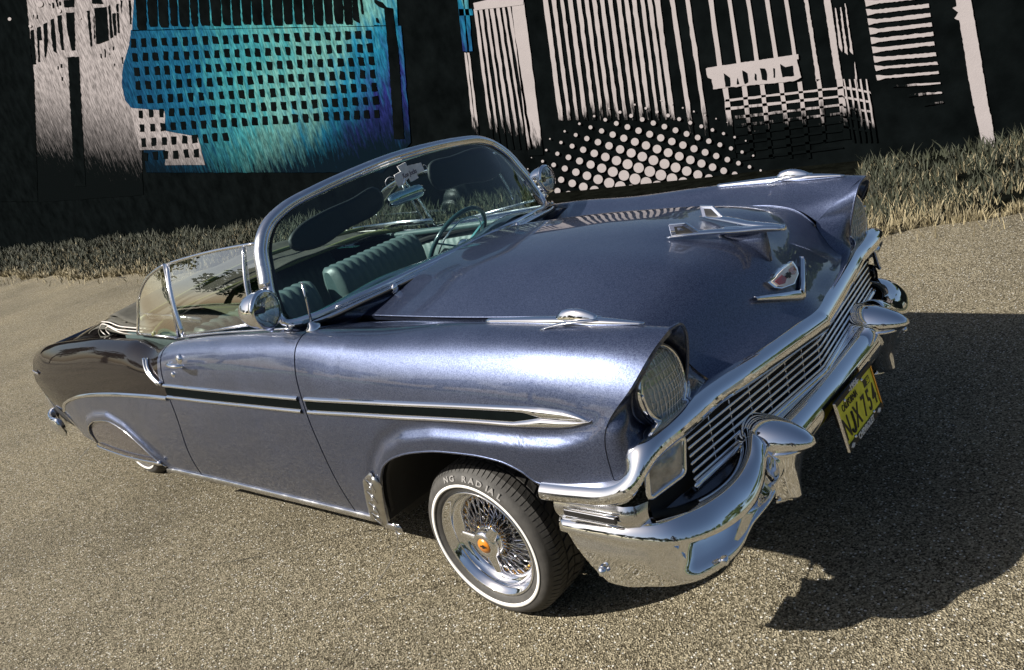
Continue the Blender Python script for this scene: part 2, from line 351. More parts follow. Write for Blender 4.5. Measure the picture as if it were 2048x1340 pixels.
for s in (-1, 1):
    lipped('front_fender', wing_strip(-.678+GAP, 'front', 0, 60, 'fender', s=s, dense=dn), PAINT, CAR)
    # door: the rear edge leans like the photograph's
    def door_grid(xa, xb, n):
        G0 = [];
        for u in np.linspace(0, 1, n):
            g = []
            G0.append(wing_strip(xa+(xb-xa)*u, xa+(xb-xa)*u+1e-4, 2, 56, 'door', s=s)[0])
        return np.array(G0)
    G = door_grid(-1.745, -.678-GAP, 46)
    # shear the door's rear edge: x moves back towards the sill
    zz = G[..., 2]; u = np.linspace(0, 1, 46)[:, None]
    lean = -.115*sst(.72, .30, zz)*(1-u)
    G[..., 0] += lean
    lipped('door', G, PAINT, CAR)
    # rear quarter: three grids around the skirt opening, joined in one panel
    q = np.r_[np.linspace(-3.93, -3.12, 22)[:-1], np.linspace(-3.12, -2.15, 72)[:-1], np.linspace(-2.15, -1.752, 14)]
    G = np.array([wing_strip(x, x+1e-4, 2, 56, 'door', s=s)[0] for x in q])
    w = sst(-2.15, -1.752, G[..., 0]); G[..., 0] += -.115*sst(.72, .30, G[..., 2])*w - .0035
    xt = pch([.30, .35, .45, .59, .70, .81, .86, .95], [-3.46, -3.50, -3.64, -3.75, -3.81, -3.87, -3.875, -3.86], G[..., 2])
    G[..., 0] = np.where(G[..., 0] < -3.30, -3.30+(G[..., 0]+3.30)*(xt+3.30)/(-.63), G[..., 0])
    quarter = G.copy()
    o = lipped('rear_quarter_panel', G, PAINT, CAR)
    o.data.materials.append(BLACKP)
    # two-tone: everything above the moulding is black gloss
    zt_x = [-3.40, -3.296, -3.12, -2.887, -2.582, -2.192, -1.9]; zt_z = [.50, .575, .625, .666, .696, .716, .726]
    for p in o.data.polygons:
        c = p.center
        if c.z > float(pch(zt_x, zt_z, np.array([c.x]))[0] if c.x > -3.40 else .5) and not (c.x > -1.80 and c.z > .80): p.material_index = 1
    # dark inner shell behind the shut lines
    G = np.array([wing_strip(x, x+1e-4, 2, 24, 'door', off=.03, s=s)[0] for x in np.linspace(-3.85, -.45, 60)])
    lipped('inner_body_shell', G, BLACK, CAR)
    G = np.array([wing_strip(x, x+1e-4, 2, 24, 'fender', off=.03, s=s)[0] for x in np.linspace(-.72, .22, 40)])
    lipped('inner_wing', G, BLACK, CAR)
    # fender skirt over the rear wheel
    m = MB(); G = []
    for x in np.linspace(-3.035, -2.225, 40):
        zt = float(low(np.array([x]))[0])-.006; zb = .322+.012*((x+2.63)/.4)**2
        G.append([sidept(x, zb+(zt-zb)*t, s, -.010) for t in np.linspace(0, 1, 14)])
    lipped('fender_skirt', np.array(G), simple('skirt_paint', (.05, .045, .06), .25, .3, 1.0) if s < 0 else MATS['skirt_paint'], CAR)
    P = [sidept(x, .325+.012*((x+2.63)/.4)**2, s, .006) for x in np.linspace(-3.06, -2.20, 30)]
    MB().tube(P, .010, 10, ell=(.7, 1.0)).out('skirt_moulding', CHROME, CAR)
    # arch lips (rolled edges)
    P = [sidept(x, float(low(np.array([x]))[0]), s, -.002) for x in np.linspace(-.48, .40, 90)]
    MB().tube(P, .004, 8).out('wheel_arch_lip', PAINT, CAR)
    P = [sidept(x, float(low(np.array([x]))[0])-.004, s, .0) for x in np.linspace(-3.06, -2.19, 80)]
    MB().tube(P, .0035, 8).out('wheel_arch_lip', CHROME2, CAR)
    # wheel housings
    m = MB(); a = np.linspace(.15*math.pi, .97*math.pi, 30)
    G = [[(-.01+.455*math.cos(t), s*y, .27+.43*math.sin(t)) for t in a] for y in (.45, .90)]
    m.grid(G); m.grid([[(-.01+.455*r*math.cos(t), s*.46, .27+.43*r*math.sin(t)) for t in a] for r in (1, .01)]); m.out('wheel_housing', BLACK, CAR)
    # ---------- side spear moulding
    ux = np.array([-1.760, -1.45, -1.1, -.688, -.3, .005, .2, .362, .48, .53, .568]); uz = np.array([.799, .797, .796, .797, .805, .812, .816, .818, .812, .802, .788])
    lx = np.array([-1.760, -1.45, -1.1, -.726, -.35, -.021, .2, .34, .44, .50, .568]); lz = np.array([.727, .727, .729, .731, .742, .751, .756, .757, .760, .766, .788])
    def bandstrip(name, xs, za, zb, mat, off=.009, n=7, cuts=None):
        segs = [xs] if cuts is None else [xs[xs <= cuts-.003], xs[xs >= cuts+.003]]
        for X in segs:
            if len(X) < 3: continue
            G = []
            for x in X:
                z0, z1 = float(za(x)), float(zb(x)); r = []
                for t in np.linspace(0, 1, n):
                    z = z0+(z1-z0)*t; bulge = math.sin(math.pi*t)**.6
                    r.append(sidept(x, z, s, .0005+off*bulge))
                G.append(r)
            MB().grid(G).out(name, mat, CAR)
    U = lambda x: pch(ux, uz, np.array([x]))[0]; Lw = lambda x: pch(lx, lz, np.array([x]))[0]
    tipx = .568
    def thick(x): return min(.017+.000*x, .5*max(0, U(x)-Lw(x)))
    gx = np.r_[np.linspace(-1.758, .40, 50), np.linspace(.41, .566, 22)]
    bandstrip('spear_moulding_upper', gx, U, lambda x: U(x)-thick(x)*(1+1.2*sst(.33, .47, x)) if U(x)-thick(x)*(1+1.2*sst(.33, .47, x)) > (U(x)+Lw(x))/2 else (U(x)+Lw(x))/2, CHROME, cuts=-.678)
    bandstrip('spear_moulding_lower', gx, lambda x: Lw(x)+thick(x)*(1+1.2*sst(.30, .45, x)) if Lw(x)+thick(x)*(1+1.2*sst(.30, .45, x)) < (U(x)+Lw(x))/2 else (U(x)+Lw(x))/2, Lw, CHROME, cuts=-.678)
    bandstrip('spear_insert', np.linspace(-1.757, .47, 60), lambda x: U(x)-thick(x)*.8, lambda x: Lw(x)+thick(x)*.8, SPEARB, off=.001, cuts=-.678)
    # rear lower moulding sweeping down to the tail
    rx = [-3.37, -3.30, -3.20, -3.05, -2.887, -2.582, -2.192, -1.80, -1.766]; rz = [.535, .580, .610, .642, .668, .698, .719, .728, .728]
    R_ = lambda x: pch(rx, rz, np.array([x]))[0]
    bandstrip('quarter_moulding', np.linspace(-3.37, -1.770, 60), lambda x: R_(x)+.010, lambda x: R_(x)-.012, CHROME, off=.010)
    # vertical double moulding dropping from the beltline behind the door
    for dx in (0, .030):
        P = [(-1.925+dx, .905), (-1.870+dx, .862), (-1.838+dx, .825), (-1.800+dx*.8, .795)]
        P = cr(np.array([sidept(x-.0, z, s, .006) for x, z in [(-1.935+dx, .90), (-1.905+dx, .87), (-1.865+dx, .835), (-1.80+dx*.9, .797)]]), 16)
        MB().tube(P, .0075, 10).out('beltline_dip_moulding', CHROME, CAR)
    # rocker moulding
    P = [sidept(x, .292, s, .004) for x in np.linspace(-2.19, -.40, 40)]
    MB().tube(P, .014, 12, ell=(.55, 1.0)).out('rocker_moulding', CHROME2, CAR)
    # gravel guard ahead of the sill
    G = []
    for t in np.linspace(0, 1, 16):
        z = .283+(.525-.283)*t; xa = -.600+.125*t; xb = -.472+.122*t
        r = sst(1.0, .86, t)
        xa2, xb2 = (xa+xb)/2+(xa-xb)/2*(.35+.65*r), (xa+xb)/2+(xb-xa)/2*(.55+.45*r)
        G.append([sidept(x, z-.012*(abs(x-(xa+xb)/2)/.08)**2*(t > .8), s, .004+.010*(1-abs(2*k-1)**4)) for k, x in zip(np.linspace(0, 1, 12), np.linspace(xa2, xb2, 12))])
    gg = MB().grid(G); o = gg.out('stone_guard', STEEL, CAR, solid=.003)
    for k in range(4):
        z = .318+.054*k; xc = -.515+.027*k; yb = lambda dx, dz: s*(side_y(xc+dx, z+dz)+.0155)
        fr = [(xc+dx, yb(dx, dz), z+dz) for dx, dz in ((-.030, -.017), (.030, -.017), (.030, .017), (-.030, .017))]
        pl_ = []
        for q in range(4): pl_ += [tuple(np.array(fr[q])*(1-t)+np.array(fr[(q+1) % 4])*t) for t in (0, .25, .5, .75)]
        MB().tube(pl_, .0022, 6, closed=True).out('stone_guard_rib', CHROME2, o)
        MB().add([(xc+.008, s*(side_y(xc, z)+.021), z), (xc-.012, s*(side_y(xc, z)+.014), z-.009), (xc+.020, s*(side_y(xc, z)+.014), z-.011), (xc+.020, s*(side_y(xc, z)+.014), z+.009), (xc-.012, s*(side_y(xc, z)+.014), z+.009)], [(0, 1, 2), (0, 2, 3), (0, 3, 4), (0, 4, 1)]).out('stone_guard_stud', CHROME2, o, smooth=False)
    # curb feeler wires
    def wire(P, r=.0022): return MB().tube(P, r, 6)
    a = np.linspace(0, 2*math.pi*1.15, 24)
    if s < 0:
        c = np.array([-.395, -.915, .30])
        P = [c+np.array([.020*math.cos(t+2), -.01, .020*math.sin(t+2)]) for t in a]
        P2 = cr(np.array([P[-1], (-.41, -.93, .26), (-.50, -1.00, .12), (-.62, -1.06, .03)]), 14)
        m = wire(np.vstack([[(-.46, -.90, .285), (-.42, -.905, .29)], P, P2[1:]])); m.out('curb_feeler', CHROME2, CAR)
        wire(cr(np.array([(-3.02, -.93, .40), (-3.07, -.94, .35), (-3.16, -.99, .29), (-3.34, -1.05, .15)]), 14)).out('curb_feeler', CHROME2, CAR)
    # underbody closing plate
MB().box((-1.35, 0, .33), (1.76, 1.62, .10)).out('underbody', BLACK, CAR)
MB().box((-2.95, 0, .36), (1.44, 1.20, .10)).out('underbody', BLACK, CAR)
MB().box((.35, 0, .42), (.50, .86, .30)).out('engine_bay_floor', BLACK, CAR)

# ---------- hood
HS = {  # y -> (x, z) list from the cowl to the lip
 0: [(-.56, 1.062), (-.2, 1.064), (.05, 1.056), (.35, 1.030), (.48, 1.004), (.565, .976), (.625, .936), (.668, .882), (.706, .822), (.740, .764), (.770, .732), (.782, .716)],
 1: [(-.565, 1.056), (-.2, 1.058), (.05, 1.050), (.34, 1.024), (.47, .997), (.552, .966), (.610, .926), (.654, .872), (.690, .816), (.727, .760), (.756, .730), (.767, .716)],
 2: [(-.585, 1.034), (-.2, 1.038), (.05, 1.030), (.33, 1.012), (.455, .990), (.542, .960), (.602, .908), (.643, .848), (.676, .796), (.712, .752), (.742, .728), (.752, .714)],
 3: [(-.63, .990), (-.2, .988), (.05, .980), (.31, .972), (.44, .955), (.53, .926), (.588, .880), (.626, .825), (.656, .778), (.688, .742), (.716, .724), (.726, .712)],
 4: [(-.70, .955), (-.2, .938), (.05, .934), (.31, .932), (.44, .922), (.53, .896), (.582, .852), (.614, .804), (.640, .762), (.666, .734), (.688, .718), (.697, .706)],
}
HY = [0, .14, .30, .45, .566]
def hood_pt_grid(nu, nv, off=0):
    rows = []
    ts = np.linspace(0, 1, nu)
    base = [cr(np.array(HS[k]), nu, t=ts) for k in range(5)]
    G = np.zeros((nu, 2*nv-1, 3))
    for i in range(nu):
        tp = ts[i]; yn = np.array(HY)*(1-.085*sst(.72, 1, tp))
        pts = np.array([(base[k][i, 0], yn[k], base[k][i, 1]) for k in range(5)])
        full = np.vstack([pts[:0:-1]*[1, -1, 1], pts]); full[:4] = pts[:0:-1]*[1, -1, 1]
        c = cr(full, 2*nv-1); G[i] = c
    return G
HG = hood_pt_grid(90, 36)
lipped('hood', HG, PAINT, CAR, t=.008)
def _col(y, f):
    ys_ = HG[40, :, 1]; j = int(np.clip(np.searchsorted(ys_, y)-1, 0, len(ys_)-2)); t = (y-ys_[j])/(ys_[j+1]-ys_[j]); return f(HG[:, j])*(1-t)+f(HG[:, j+1])*t
def hood_z(x, y): return _col(y, lambda c: float(np.interp(x, c[:, 0], c[:, 2])))
# dark tray below the hood gaps
G = hood_pt_grid(40, 12); G = G.copy(); G[..., 2] -= .045; G[..., 1] *= 1.0; G[..., 0] -= .03
lipped('hood_underside', G, BLACK, CAR)
# thin raised ridge trims running along the hood edges
for s in (-1, 1):
    P = HG[4:80, -1 if s > 0 else 0]+np.array([0, 0, .002]); MB().tube(P, .0035, 8).out('hood_edge_bead', PAINT, CAR)

# ---------- headlight nacelle and nose of each wing
HC = np.array([.670, .718, .806]); HR = .092
def hl_frame(s):
    ax = np.array([1, -s*0, .10]); ax = ax/np.linalg.norm(ax); e1 = np.array([0, 1., 0]); e2 = np.cross(ax, e1); e2 = -e2 if e2[2] < 0 else e2
    return ax, e1, e2
LIP = [(90, .728, .700, .956), (65, .722, .742, .951), (42, .712, .785, .922), (20, .680, .812, .872), (0, .642, .822, .812), (-22, .632, .815, .757), (-48, .650, .784, .716), (-75, .660, .737, .704), (-100, .666, .690, .704), (-125, .668, .648, .720), (-150, .674, .628, .755), (180, .686, .620, .805), (155, .702, .624, .862), (130, .716, .638, .916), (108, .724, .664, .946)]
for s in (-1, 1):
    ax, e1, e2 = hl_frame(s)
    lip = cr(np.array([(x, y, z) for _, x, y, z in LIP]), 96, closed=True)
    ring = []
    ang0 = [math.radians(a) for a, *_ in LIP]
    # matching ring round the lamp
    for p in lip:
        d = p-HC; a = math.atan2(d[2], d[1]); ring.append((math.cos(a), math.sin(a)))
    ring = np.array(ring)
    def rg(r, h): return np.array([HC+np.array([h, 0, 0])+r*(c*e1+q*e2) for c, q in ring])
    layers = [lip, lip*.5+rg(.115, .02)*.5+np.array([-.006, 0, 0]), rg(.112, -.01), rg(.104, -.035)]
    Gm = []
    for t in np.linspace(0, 1, 14):
        i = t*(len(layers)-1); k = min(int(i), len(layers)-2); f = i-k; Gm.append(layers[k]*(1-f)+layers[k+1]*f)
    Gm = np.array(Gm); Gm[..., 1] *= s
    MB().grid(Gm, cv=True).out('headlight_bucket', PAINT, CAR)
    # rolled lip
    P = lip.copy(); P[:, 1] *= s; MB().tube(P, .0045, 8, closed=True).out('headlight_brow_edge', PAINT, CAR)
    hl = empty('headlight', parent=CAR)
    cc = HC*np.array([1, s, 1]); axm = ax*np.array([1, s, 1])
    MB().lathe([(HR+.013, -.03), (HR+.014, -.002), (HR+.008, .006), (HR+.002, .004), (HR-.001, -.004)], cc, axm, 72, ref=(0, 1, 0)).out('headlight_rim', CHROME, hl)
    MB().lathe([(.088, -.004), (.07, -.030), (.045, -.050), (.015, -.062), (.0001, -.064)], cc, axm, 48, ref=(0, 1, 0)).out('reflector', MATS.get('lamp_reflector') or simple('lamp_reflector', (.80, .82, .86), .30, .45), hl)
    # lens with moulded flutes: real relief
    n = 60; G = []
    for r in np.linspace(0.0001, HR-.001, 34):
        rr = []
        for a in np.linspace(0, 2*math.pi, 96, endpoint=False):
            u, v = r*math.cos(a), r*math.sin(a)
            dome = .020*(1-(r/HR)**2)
            rr.append(cc+u*e1+v*e2+axm*(dome+.002))
        G.append(rr)
    MB().grid(G, cv=True).out('lens', GLASS2 if 'headlight_lens' not in MATS else MATS['headlight_lens'], hl)
    # lens optic grid: thin raised glass ribs
    m = MB()
    def lp(u, v, h=.004): return cc+u*e1+v*e2+axm*(.020*(1-(u*u+v*v)/HR**2)+h)
    for u in np.linspace(-.08, .08, 13):
        h = math.sqrt(max(0, (HR-.004)**2-u*u)); m.tube([lp(u+.002*math.sin(9*v*60), v) for v in np.linspace(-h, h, 14)], .0017, 4)
    for j, v in enumerate(np.linspace(-.078, .078, 9)):
        h = math.sqrt(max(0, (HR-.004)**2-v*v)); m.tube([lp(u, v) for u in np.linspace(-h, h, 14)], .0014, 4)
    m.out('lens_flute', simple('lens_rib_glass', (.62, .62, .60), .12, .3, 1.0) if s < 0 else MATS['lens_rib_glass'], hl)
    # chrome lower eyelid of the lamp
    G = []
    for a in np.radians(np.linspace(-158, 10, 40)):
        k = math.sin(math.radians((math.degrees(a)+158)/168*180))**.5
        o1 = HC+(HR+.013)*(math.cos(a)*e1+math.sin(a)*e2)+ax*.0; 
        # outer edge sits on the bucket lip
        d = lip[:, 1:]-HC[1:]; la = np.arctan2(d[:, 1], d[:, 0]); j = np.abs(np.angle(np.exp(1j*(la-a)))).argmin(); o2 = lip[j]*.90*k+o1*(1-.90*k)
        G.append([o1*(1-t)+o2*t+np.array([.010*math.sin(math.pi*t)+.006*k, 0, 0]) for t in np.linspace(0, 1, 8)])
    G = np.array(G); G[..., 1] *= s
    MB().grid(G).out('headlight_eyelid', CHROME, hl)
# curve of the chrome grille surround (top edge), right half
T_ = np.array([(.365, .934, .600), (.48, .932, .606), (.575, .929, .617), (.628, .921, .642), (.655, .902, .680), (.670, .874, .706), (.683, .830, .719), (.692, .760, .722), (.697, .670, .722), (.700, .580, .722), (.718, .44, .718), (.743, .25, .714), (.775, .0, .709)])
B_ = np.array([(.375, .944, .555), (.49, .944, .560), (.59, .940, .568), (.655, .932, .590), (.684, .912, .636), (.700, .880, .664), (.712, .835, .674), (.722, .765, .674), (.728, .670, .674), (.731, .580, .674), (.749, .44, .666), (.774, .25, .657), (.806, .0, .647)])
NT = 120
for s in (-1, 1):
    T = cr(T_, NT); Bc = cr(B_, NT)
    # painted nose of the wing between lamp, hood gap and the chrome
    sk = wing_strip(-.2, 'front', 2, 60, 'fender', s=1)[1]       # front edge of the side skin
    lip = cr(np.array([(x, y, z) for _, x, y, z in LIP]), 200, closed=True)
    lipa = np.degrees(np.arctan2(lip[:, 2]-HC[2], lip[:, 1]-HC[1]))
    def lipat(a): return lip[np.abs((lipa-a+180) % 360-180).argmin()]
    # ring of outer points, from the crown outward and under to the hood gap
    def skz(z, lo=14): q = sk[lo:]; return q[np.abs(q[:, 2]-z).argmin()]
    Tn = lambda y: T[np.abs(T[30:, 1]-y).argmin()+30]
    outer = [skz(.955, 14), skz(.93), skz(.90), skz(.86), skz(.81), skz(.76), skz(.71), skz(.66), skz(.61)]
    outA = [82, 55, 38, 18, 0, -18, -32, -42, -50]
    under = [(.905, -56), (.87, -66), (.81, -76), (.75, -88), (.69, -102), (.64, -116), (.585, -128)]
    he = HG[:, -1]; gi = [he[np.abs(he[:, 2]-z).argmin()]+np.array([0, .006, -.003]) for z in (.712, .735, .760, .790, .822)]
    gap_in = np.array(gi+[sk[0], sk[0]*.5+sk[7]*.5, sk[8], sk[11]])
    gapA = [-140, -152, -165, -178, 170, 158, 142, 124, 104]
    oc = [tuple(p+np.array([-.004, -.002, 0])) for p in outer]+[tuple(Tn(y)) for y, _ in under]+[tuple(p) for p in gap_in]
    aa = outA+[a for _, a in under]+gapA
    G = []
    for p, a in zip(oc, aa):
        q = lipat(a); p = np.array(p)
        if -53 < a < -3:     # rounded front corner of the wing
            c_ = np.array([max(p[0], q[0])+.040, p[1]-.003, (p[2]+q[2])/2]); G.append([p*(1-t)**2+c_*2*t*(1-t)+q*t*t for t in np.linspace(0, 1, 8)]); continue
        G.append([p*(1-t)+q*t+np.array([.010*math.sin(math.pi*t), 0, 0])*(1 if a < -40 else 0) for t in np.linspace(0, 1, 8)])
    G = np.array(G)
    G2 = np.array([cr(G[:, j], 90, closed=True) for j in range(8)]).transpose(1, 0, 2)
    G2[..., 1] *= s
    MB().grid(G2, cu=True).out('fender_nose', PAINT, CAR)
def both(C): return np.vstack([np.array(C)*[1, -1, 1], np.array(C)[::-1][1:]])
Tf, Bf = both(cr(T_, NT)), both(cr(B_, NT))
G = []
for a, b in zip(Tf, Bf):
    side = float(sst(.60, .70, (a[0]+b[0])/2)); out = np.array([side, (1-side)*np.sign(a[1]), 0.]); out /= np.linalg.norm(out)
    c = (a+b)/2-out*.020; h = (a[2]-b[2])/2; r = []
    for th in np.radians(np.linspace(118, -52, 18)): r.append(c+out*.046*math.cos(th)+np.array([0, 0, (h+.010)*math.sin(th)]))
    r.append(r[-1]-out*.03); G.append(r)
surround = MB().grid(G).out('grille_surround', CHROMEB, CAR, auto=12)
# gap tick in the surround where hood meets wing
# grille
GR = empty('grille', parent=CAR)
def gx_(y, z=.6): return .774-.108*abs(y)-.10*(.66-z)*.35
for k in range(6):
    z = .640-.0230*k; w = .715
    P = [(gx_(y, z), y, z) for y in np.linspace(-w, w, 60)]
    MB().tube(P, .0048, 8).out('grille_bar', CHROME, GR)
for y in np.linspace(-.60, .60, 13):
    P = [(gx_(y, z)-.006, y, z) for z in np.linspace(.655, .512, 8)]
    MB().tube(P, .0024, 6).out('grille_fin', CHROME2, GR)
P = [(gx_(y, .51)+.006, y, .508) for y in np.linspace(-.725, .725, 60)]
MB().tube(P, .012, 12, ell=(.8, 1)).out('grille_lower_bar', CHROME, GR)
G = [[(gx_(y, .6)-.035, y, z) for z in np.linspace(.69, .40, 8)] for y in np.linspace(-.86, .86, 30)]
MB().grid(G).out('grille_backing', BLACK, GR)
# splash pan between grille and bumper
G = [[(gx_(y, .5)-.02+.055*t, y, .495-.05*t) for t in np.linspace(0, 1, 6)] for y in np.linspace(-.86, .86, 50)]
MB().grid(G).out('splash_pan', simple('dark_chrome_pan', (.10, .10, .11), .2, .9), CAR)
for s in (-1, 1):
    pl = empty('parking_lamp', parent=CAR)
    Q = np.array([AX(1291, 926, .668), AX(1366, 872, .712), AX(1368, 946, .712), AX(1298, 998, .664)])*[1, -1, 1]
    Q = Q*[1, s, 1]; R8 = cr(np.vstack([Q]), 4, closed=True)
    loop = []
    for i in range(4):
        a, b = Q[i], Q[(i+1) % 4]
        for t in np.linspace(.08, .92, 8): loop.append(a*(1-t)+b*t)
    loop = np.array(loop); MB().tube(cr(loop, 64, closed=True), .008, 10, closed=True).out('lamp_bezel', CHROME, pl)
    c = Q.mean(0)
    G = [[c+(p-c)*r+np.array([.012*(1-r*r), 0, 0]) for p in loop] for r in (0.001, .3, .6, .85, .98)]
    MB().grid(G, cv=True).out('lamp_lens', LENSA, pl)
    # dark slot in the chrome end cap on the side
    G = [[(x, s*(.937+.003), z) for z in (.530, .558)] for x in np.linspace(.415, .60, 8)]
    cap = np.array([[(x, s*(.925+.012*math.sin(math.pi*t)), .556-(.066)*t) for t in np.linspace(0, 1, 8)] for x in np.r_[np.linspace(.385, .61, 12), [.64, .66]]])
    cap[-2:, :, 1] -= s*.012; cap[-1, :, 1] -= s*.03
    MB().grid(cap).out('fender_end_cap', CHROME2, CAR)
    MB().box((.51, s*.944, .524), (.17, .010, .020)).out('end_cap_slot', MATS['dark_chrome_pan'], CAR, bevel=.004, smooth=False)
    P = [(x, s*.948, .5385) for x in np.linspace(.43, .595, 6)]; MB().tube(P, .003, 8).out('end_cap_bead', CHROME, CAR)
    P = [(x, s*.948, .5095) for x in np.linspace(.43, .595, 6)]; MB().tube(P, .003, 8).out('end_cap_bead', CHROME, CAR)

# ---------- front bumper
BU = empty('front_bumper', parent=CAR)
G = []
for y in np.linspace(-.50, .50, 40):
    dx = -.036-.010*(abs(y)/.5)**2
    sec = [(.812+.060*math.cos(th), .448+.060*math.sin(th)) for th in np.radians(np.linspace(140, -75, 12))]
    c = cr(np.array(sec), 20); G.append([(x+dx, y, z) for x, z in c])
MB().grid(G).out('bumper_bar', CHROMEB, BU, solid=.004)
R1 = np.array([(.385, .925, .492), (.50, .925, .500), (.61, .912, .505), (.700, .870, .505), (.752, .800, .500), (.778, .715, .497), (.786, .640, .502), (.786, .580, .522), (.778, .530, .550), (.768, .50, .560)])
R2 = np.array([(.398, .950, .462), (.51, .952, .462), (.63, .940, .458), (.730, .900, .452), (.790, .825, .445), (.818, .735, .440), (.828, .655, .445), (.826, .595, .468), (.816, .545, .500), (.806, .50, .515)])
R3 = np.array([(.425, .940, .405), (.525, .940, .400), (.635, .925, .395), (.728, .885, .392), (.785, .812, .390), (.808, .730, .390), (.815, .655, .390), (.812, .595, .395), (.806, .540, .405), (.804, .50, .41)])
R4 = np.array([(.500, .925, .300), (.545, .915, .292), (.600, .893, .290), (.660, .866, .288), (.715, .818, .290), (.748, .765, .296), (.772, .712, .308), (.784, .675, .332), (.790, .645, .354), (.798, .60, .364), (.805, .54, .372), (.804, .50, .376)])
for s in (-1, 1):
    c1, c2, c3, c4 = [cr(r, 60) for r in (R1, R2, R3, R4)]
    G = []
    for a, b, c, d in zip(c1, c2, c3, c4):
        n = np.array([a[0]-.2, a[1]*.9, 0]); n /= np.linalg.norm(n)
        back = a-n*.06+np.array([0, 0, -.006])
        top = cr(np.array([back, a, (a*.45+b*.55)+n*.006+np.array([0, 0, .006]), b]), 12)
        fw = float(sst(.938, .915, b[1])); dc = np.array([d[0], d[1], c[2]]); dm = np.array([d[0], d[1], d[2]*.55+c[2]*.45]); dl = np.array([d[0], d[1], d[2]*.8+c[2]*.2]); low_ = cr(np.array([b-n*.004-np.array([0, 0, .004]), b-n*.022-np.array([0, 0, .012]), (c-n*.006)*(1-fw)+(dc-n*.052)*fw, (d*.55+c*.45+n*.004)*(1-fw)+(dm-n*.024)*fw, (d*.78+c*.22+n*.003)*(1-fw)+(dl-n*.002)*fw, d+n*.003*fw, d-n*.02+np.array([0, 0, -.006])]), 26)
        G.append(np.vstack([top, low_]))
    G = np.array(G); G[..., 1] *= s
    MB().grid(G).out('bumper_wing', CHROMEB, BU, solid=.003)
    # bullet guard with its lower blade
    gd = empty('bumper_guard', parent=BU); yc = s*.428
    secs = []
    for t in np.linspace(0, 1, 26):
        x = .700+.207*t; r = (1-t**2.3)**.62; ry = .074*r; rz = .062*r; zc = .512-.012*t
        secs.append([(x, yc+ry*math.cos(a), zc+rz*math.sin(a)*(1.0 if math.sin(a) > 0 else .8)) for a in np.linspace(0, 2*math.pi, 40, endpoint=False)])
    MB().loftsec(secs).out('guard_bullet', CHROME, gd)
    secs = []
    for t in np.linspace(0, 1, 16):
        z = .490-.170*t; ry = .070*(1-.60*t); xf = .880-.040*t-.012*math.sin(math.pi*t)
        secs.append([(.745+(xf-.745)*(.5+.5*math.cos(a)) , yc+ry*math.sin(a)*(1 if math.cos(a) < .2 else .9), z) for a in np.linspace(0, 2*math.pi, 28, endpoint=False)])
    MB().loftsec(secs).out('guard_blade', CHROME, gd)
    P = cr(np.array([(.775, yc-.035, .318), (.80, yc, .312), (.815, yc+.03, .316)]), 8); MB().tube(P, .007, 8).out('guard_foot', CHROME, gd)
    # bumper bolts
    for p, ax_ in (((.500, .944, .350), (0, s, 0)), ((.772, .775, .330), (.8, s*.6, 0))):
        q = np.array(p)*[1, s, 1]; MB().lathe([(.0145, -.004), (.014, .002), (.010, .008), (.0001, .011)], q, ax_, 20, ref=(0, 0, 1)).out('bumper_bolt', CHROME, BU)
# ---------- licence plate
PL = empty('license_plate', parent=CAR)
pTL, pTR, pBL, pBR = np.array([.846, -.155, .471]), np.array([.847, .155, .468]), np.array([.867, -.155, .322]), np.array([.868, .155, .319])
pc = (pTL+pTR+pBL+pBR)/4+np.array([.006, 0, 0]); 
xw = (pTR+pBR-pTL-pBL)/2; Wd = np.linalg.norm(xw); xw /= Wd; zw = (pTL+pTR-pBL-pBR)/2; Hh = np.linalg.norm(zw); zw -= xw*zw.dot(xw); zw /= np.linalg.norm(zw); nw = np.cross(xw, zw)
pcent_fix = 1.0
def pf(u, v, h=0): return pc+xw*u+zw*v+nw*h
def place_text(name, body, size, u, v, parent, mat, h, width=1., bold=0., origin=None):
    me = text_mesh(body, size, width, .0008, bold); o = link(name, me, mat, parent, smooth=False)
    M = Matrix(((xw[0], zw[0], nw[0], 0), (xw[1], zw[1], nw[1], 0), (xw[2], zw[2], nw[2], 0), (0, 0, 0, 1))); p = pf(u, v, h)
    M.translation = Vector(p); o.matrix_local = M; return o
def pbox(name, u, v, w, h, mat, z0, z1, parent=PL, bev=.002):
    R = np.stack([xw, zw, nw], 1); return MB().box(pf(u, v, (z0+z1)/2), (w, h, z1-z0), R).out(name, mat, parent, smooth=False, bevel=bev)
pbox('plate_sheet', 0, -.001, .298, .138, YEL, 0, .0025, bev=.001)
fw, fh = Wd+.004, Hh+.012
for (u, v, w, h, mt, nm) in ((0, fh/2-.006, fw, .017, BLK, 'frame_top'), (0, -fh/2+.009, fw, .020, BLK, 'frame_bottom'), (-fw/2+.004, 0, .009, fh+.002, CHROME2, 'frame_side'), (fw/2-.003, 0, .006, fh, MATS['gold_plated_metal'], 'frame_side')):
    pbox(nm, u, v, w, h, mt, -.002, .0065)
jp = [pf(-.068, .014, .0042), pf(-.068, -.030, .0042), pf(-.072, -.044, .0042), pf(-.082, -.048, .0042), pf(-.090, -.042, .0042), pf(-.092, -.034, .0042)]
MB().tube(cr(np.array(jp), 16), .0044, 8).out('registration_letter', BLK, PL)
for ch, u in zip('NX754', (-.121, -.031, .032, .076, .120)): place_text('registration_letter', ch, .098, u, -.019, PL, BLK, .0035, .66 if ch != 'J' else .85, .0010)
place_text('state_lettering', 'CALIFORNIA', .030, -.055, .043, PL, BLK, .0035, .74, .0004)
pbox('year_sticker', .095, .040, .052, .024, BLK, .0025, .0034, bev=None); place_text('year_digits', '56', .026, .104, .040, PL, YEL, .0042, .9, .0003)
place_text('frame_lettering', '-1956-', .025, -.005, fh/2-.006, PL, WHT, .0074, 1.25, .0008)
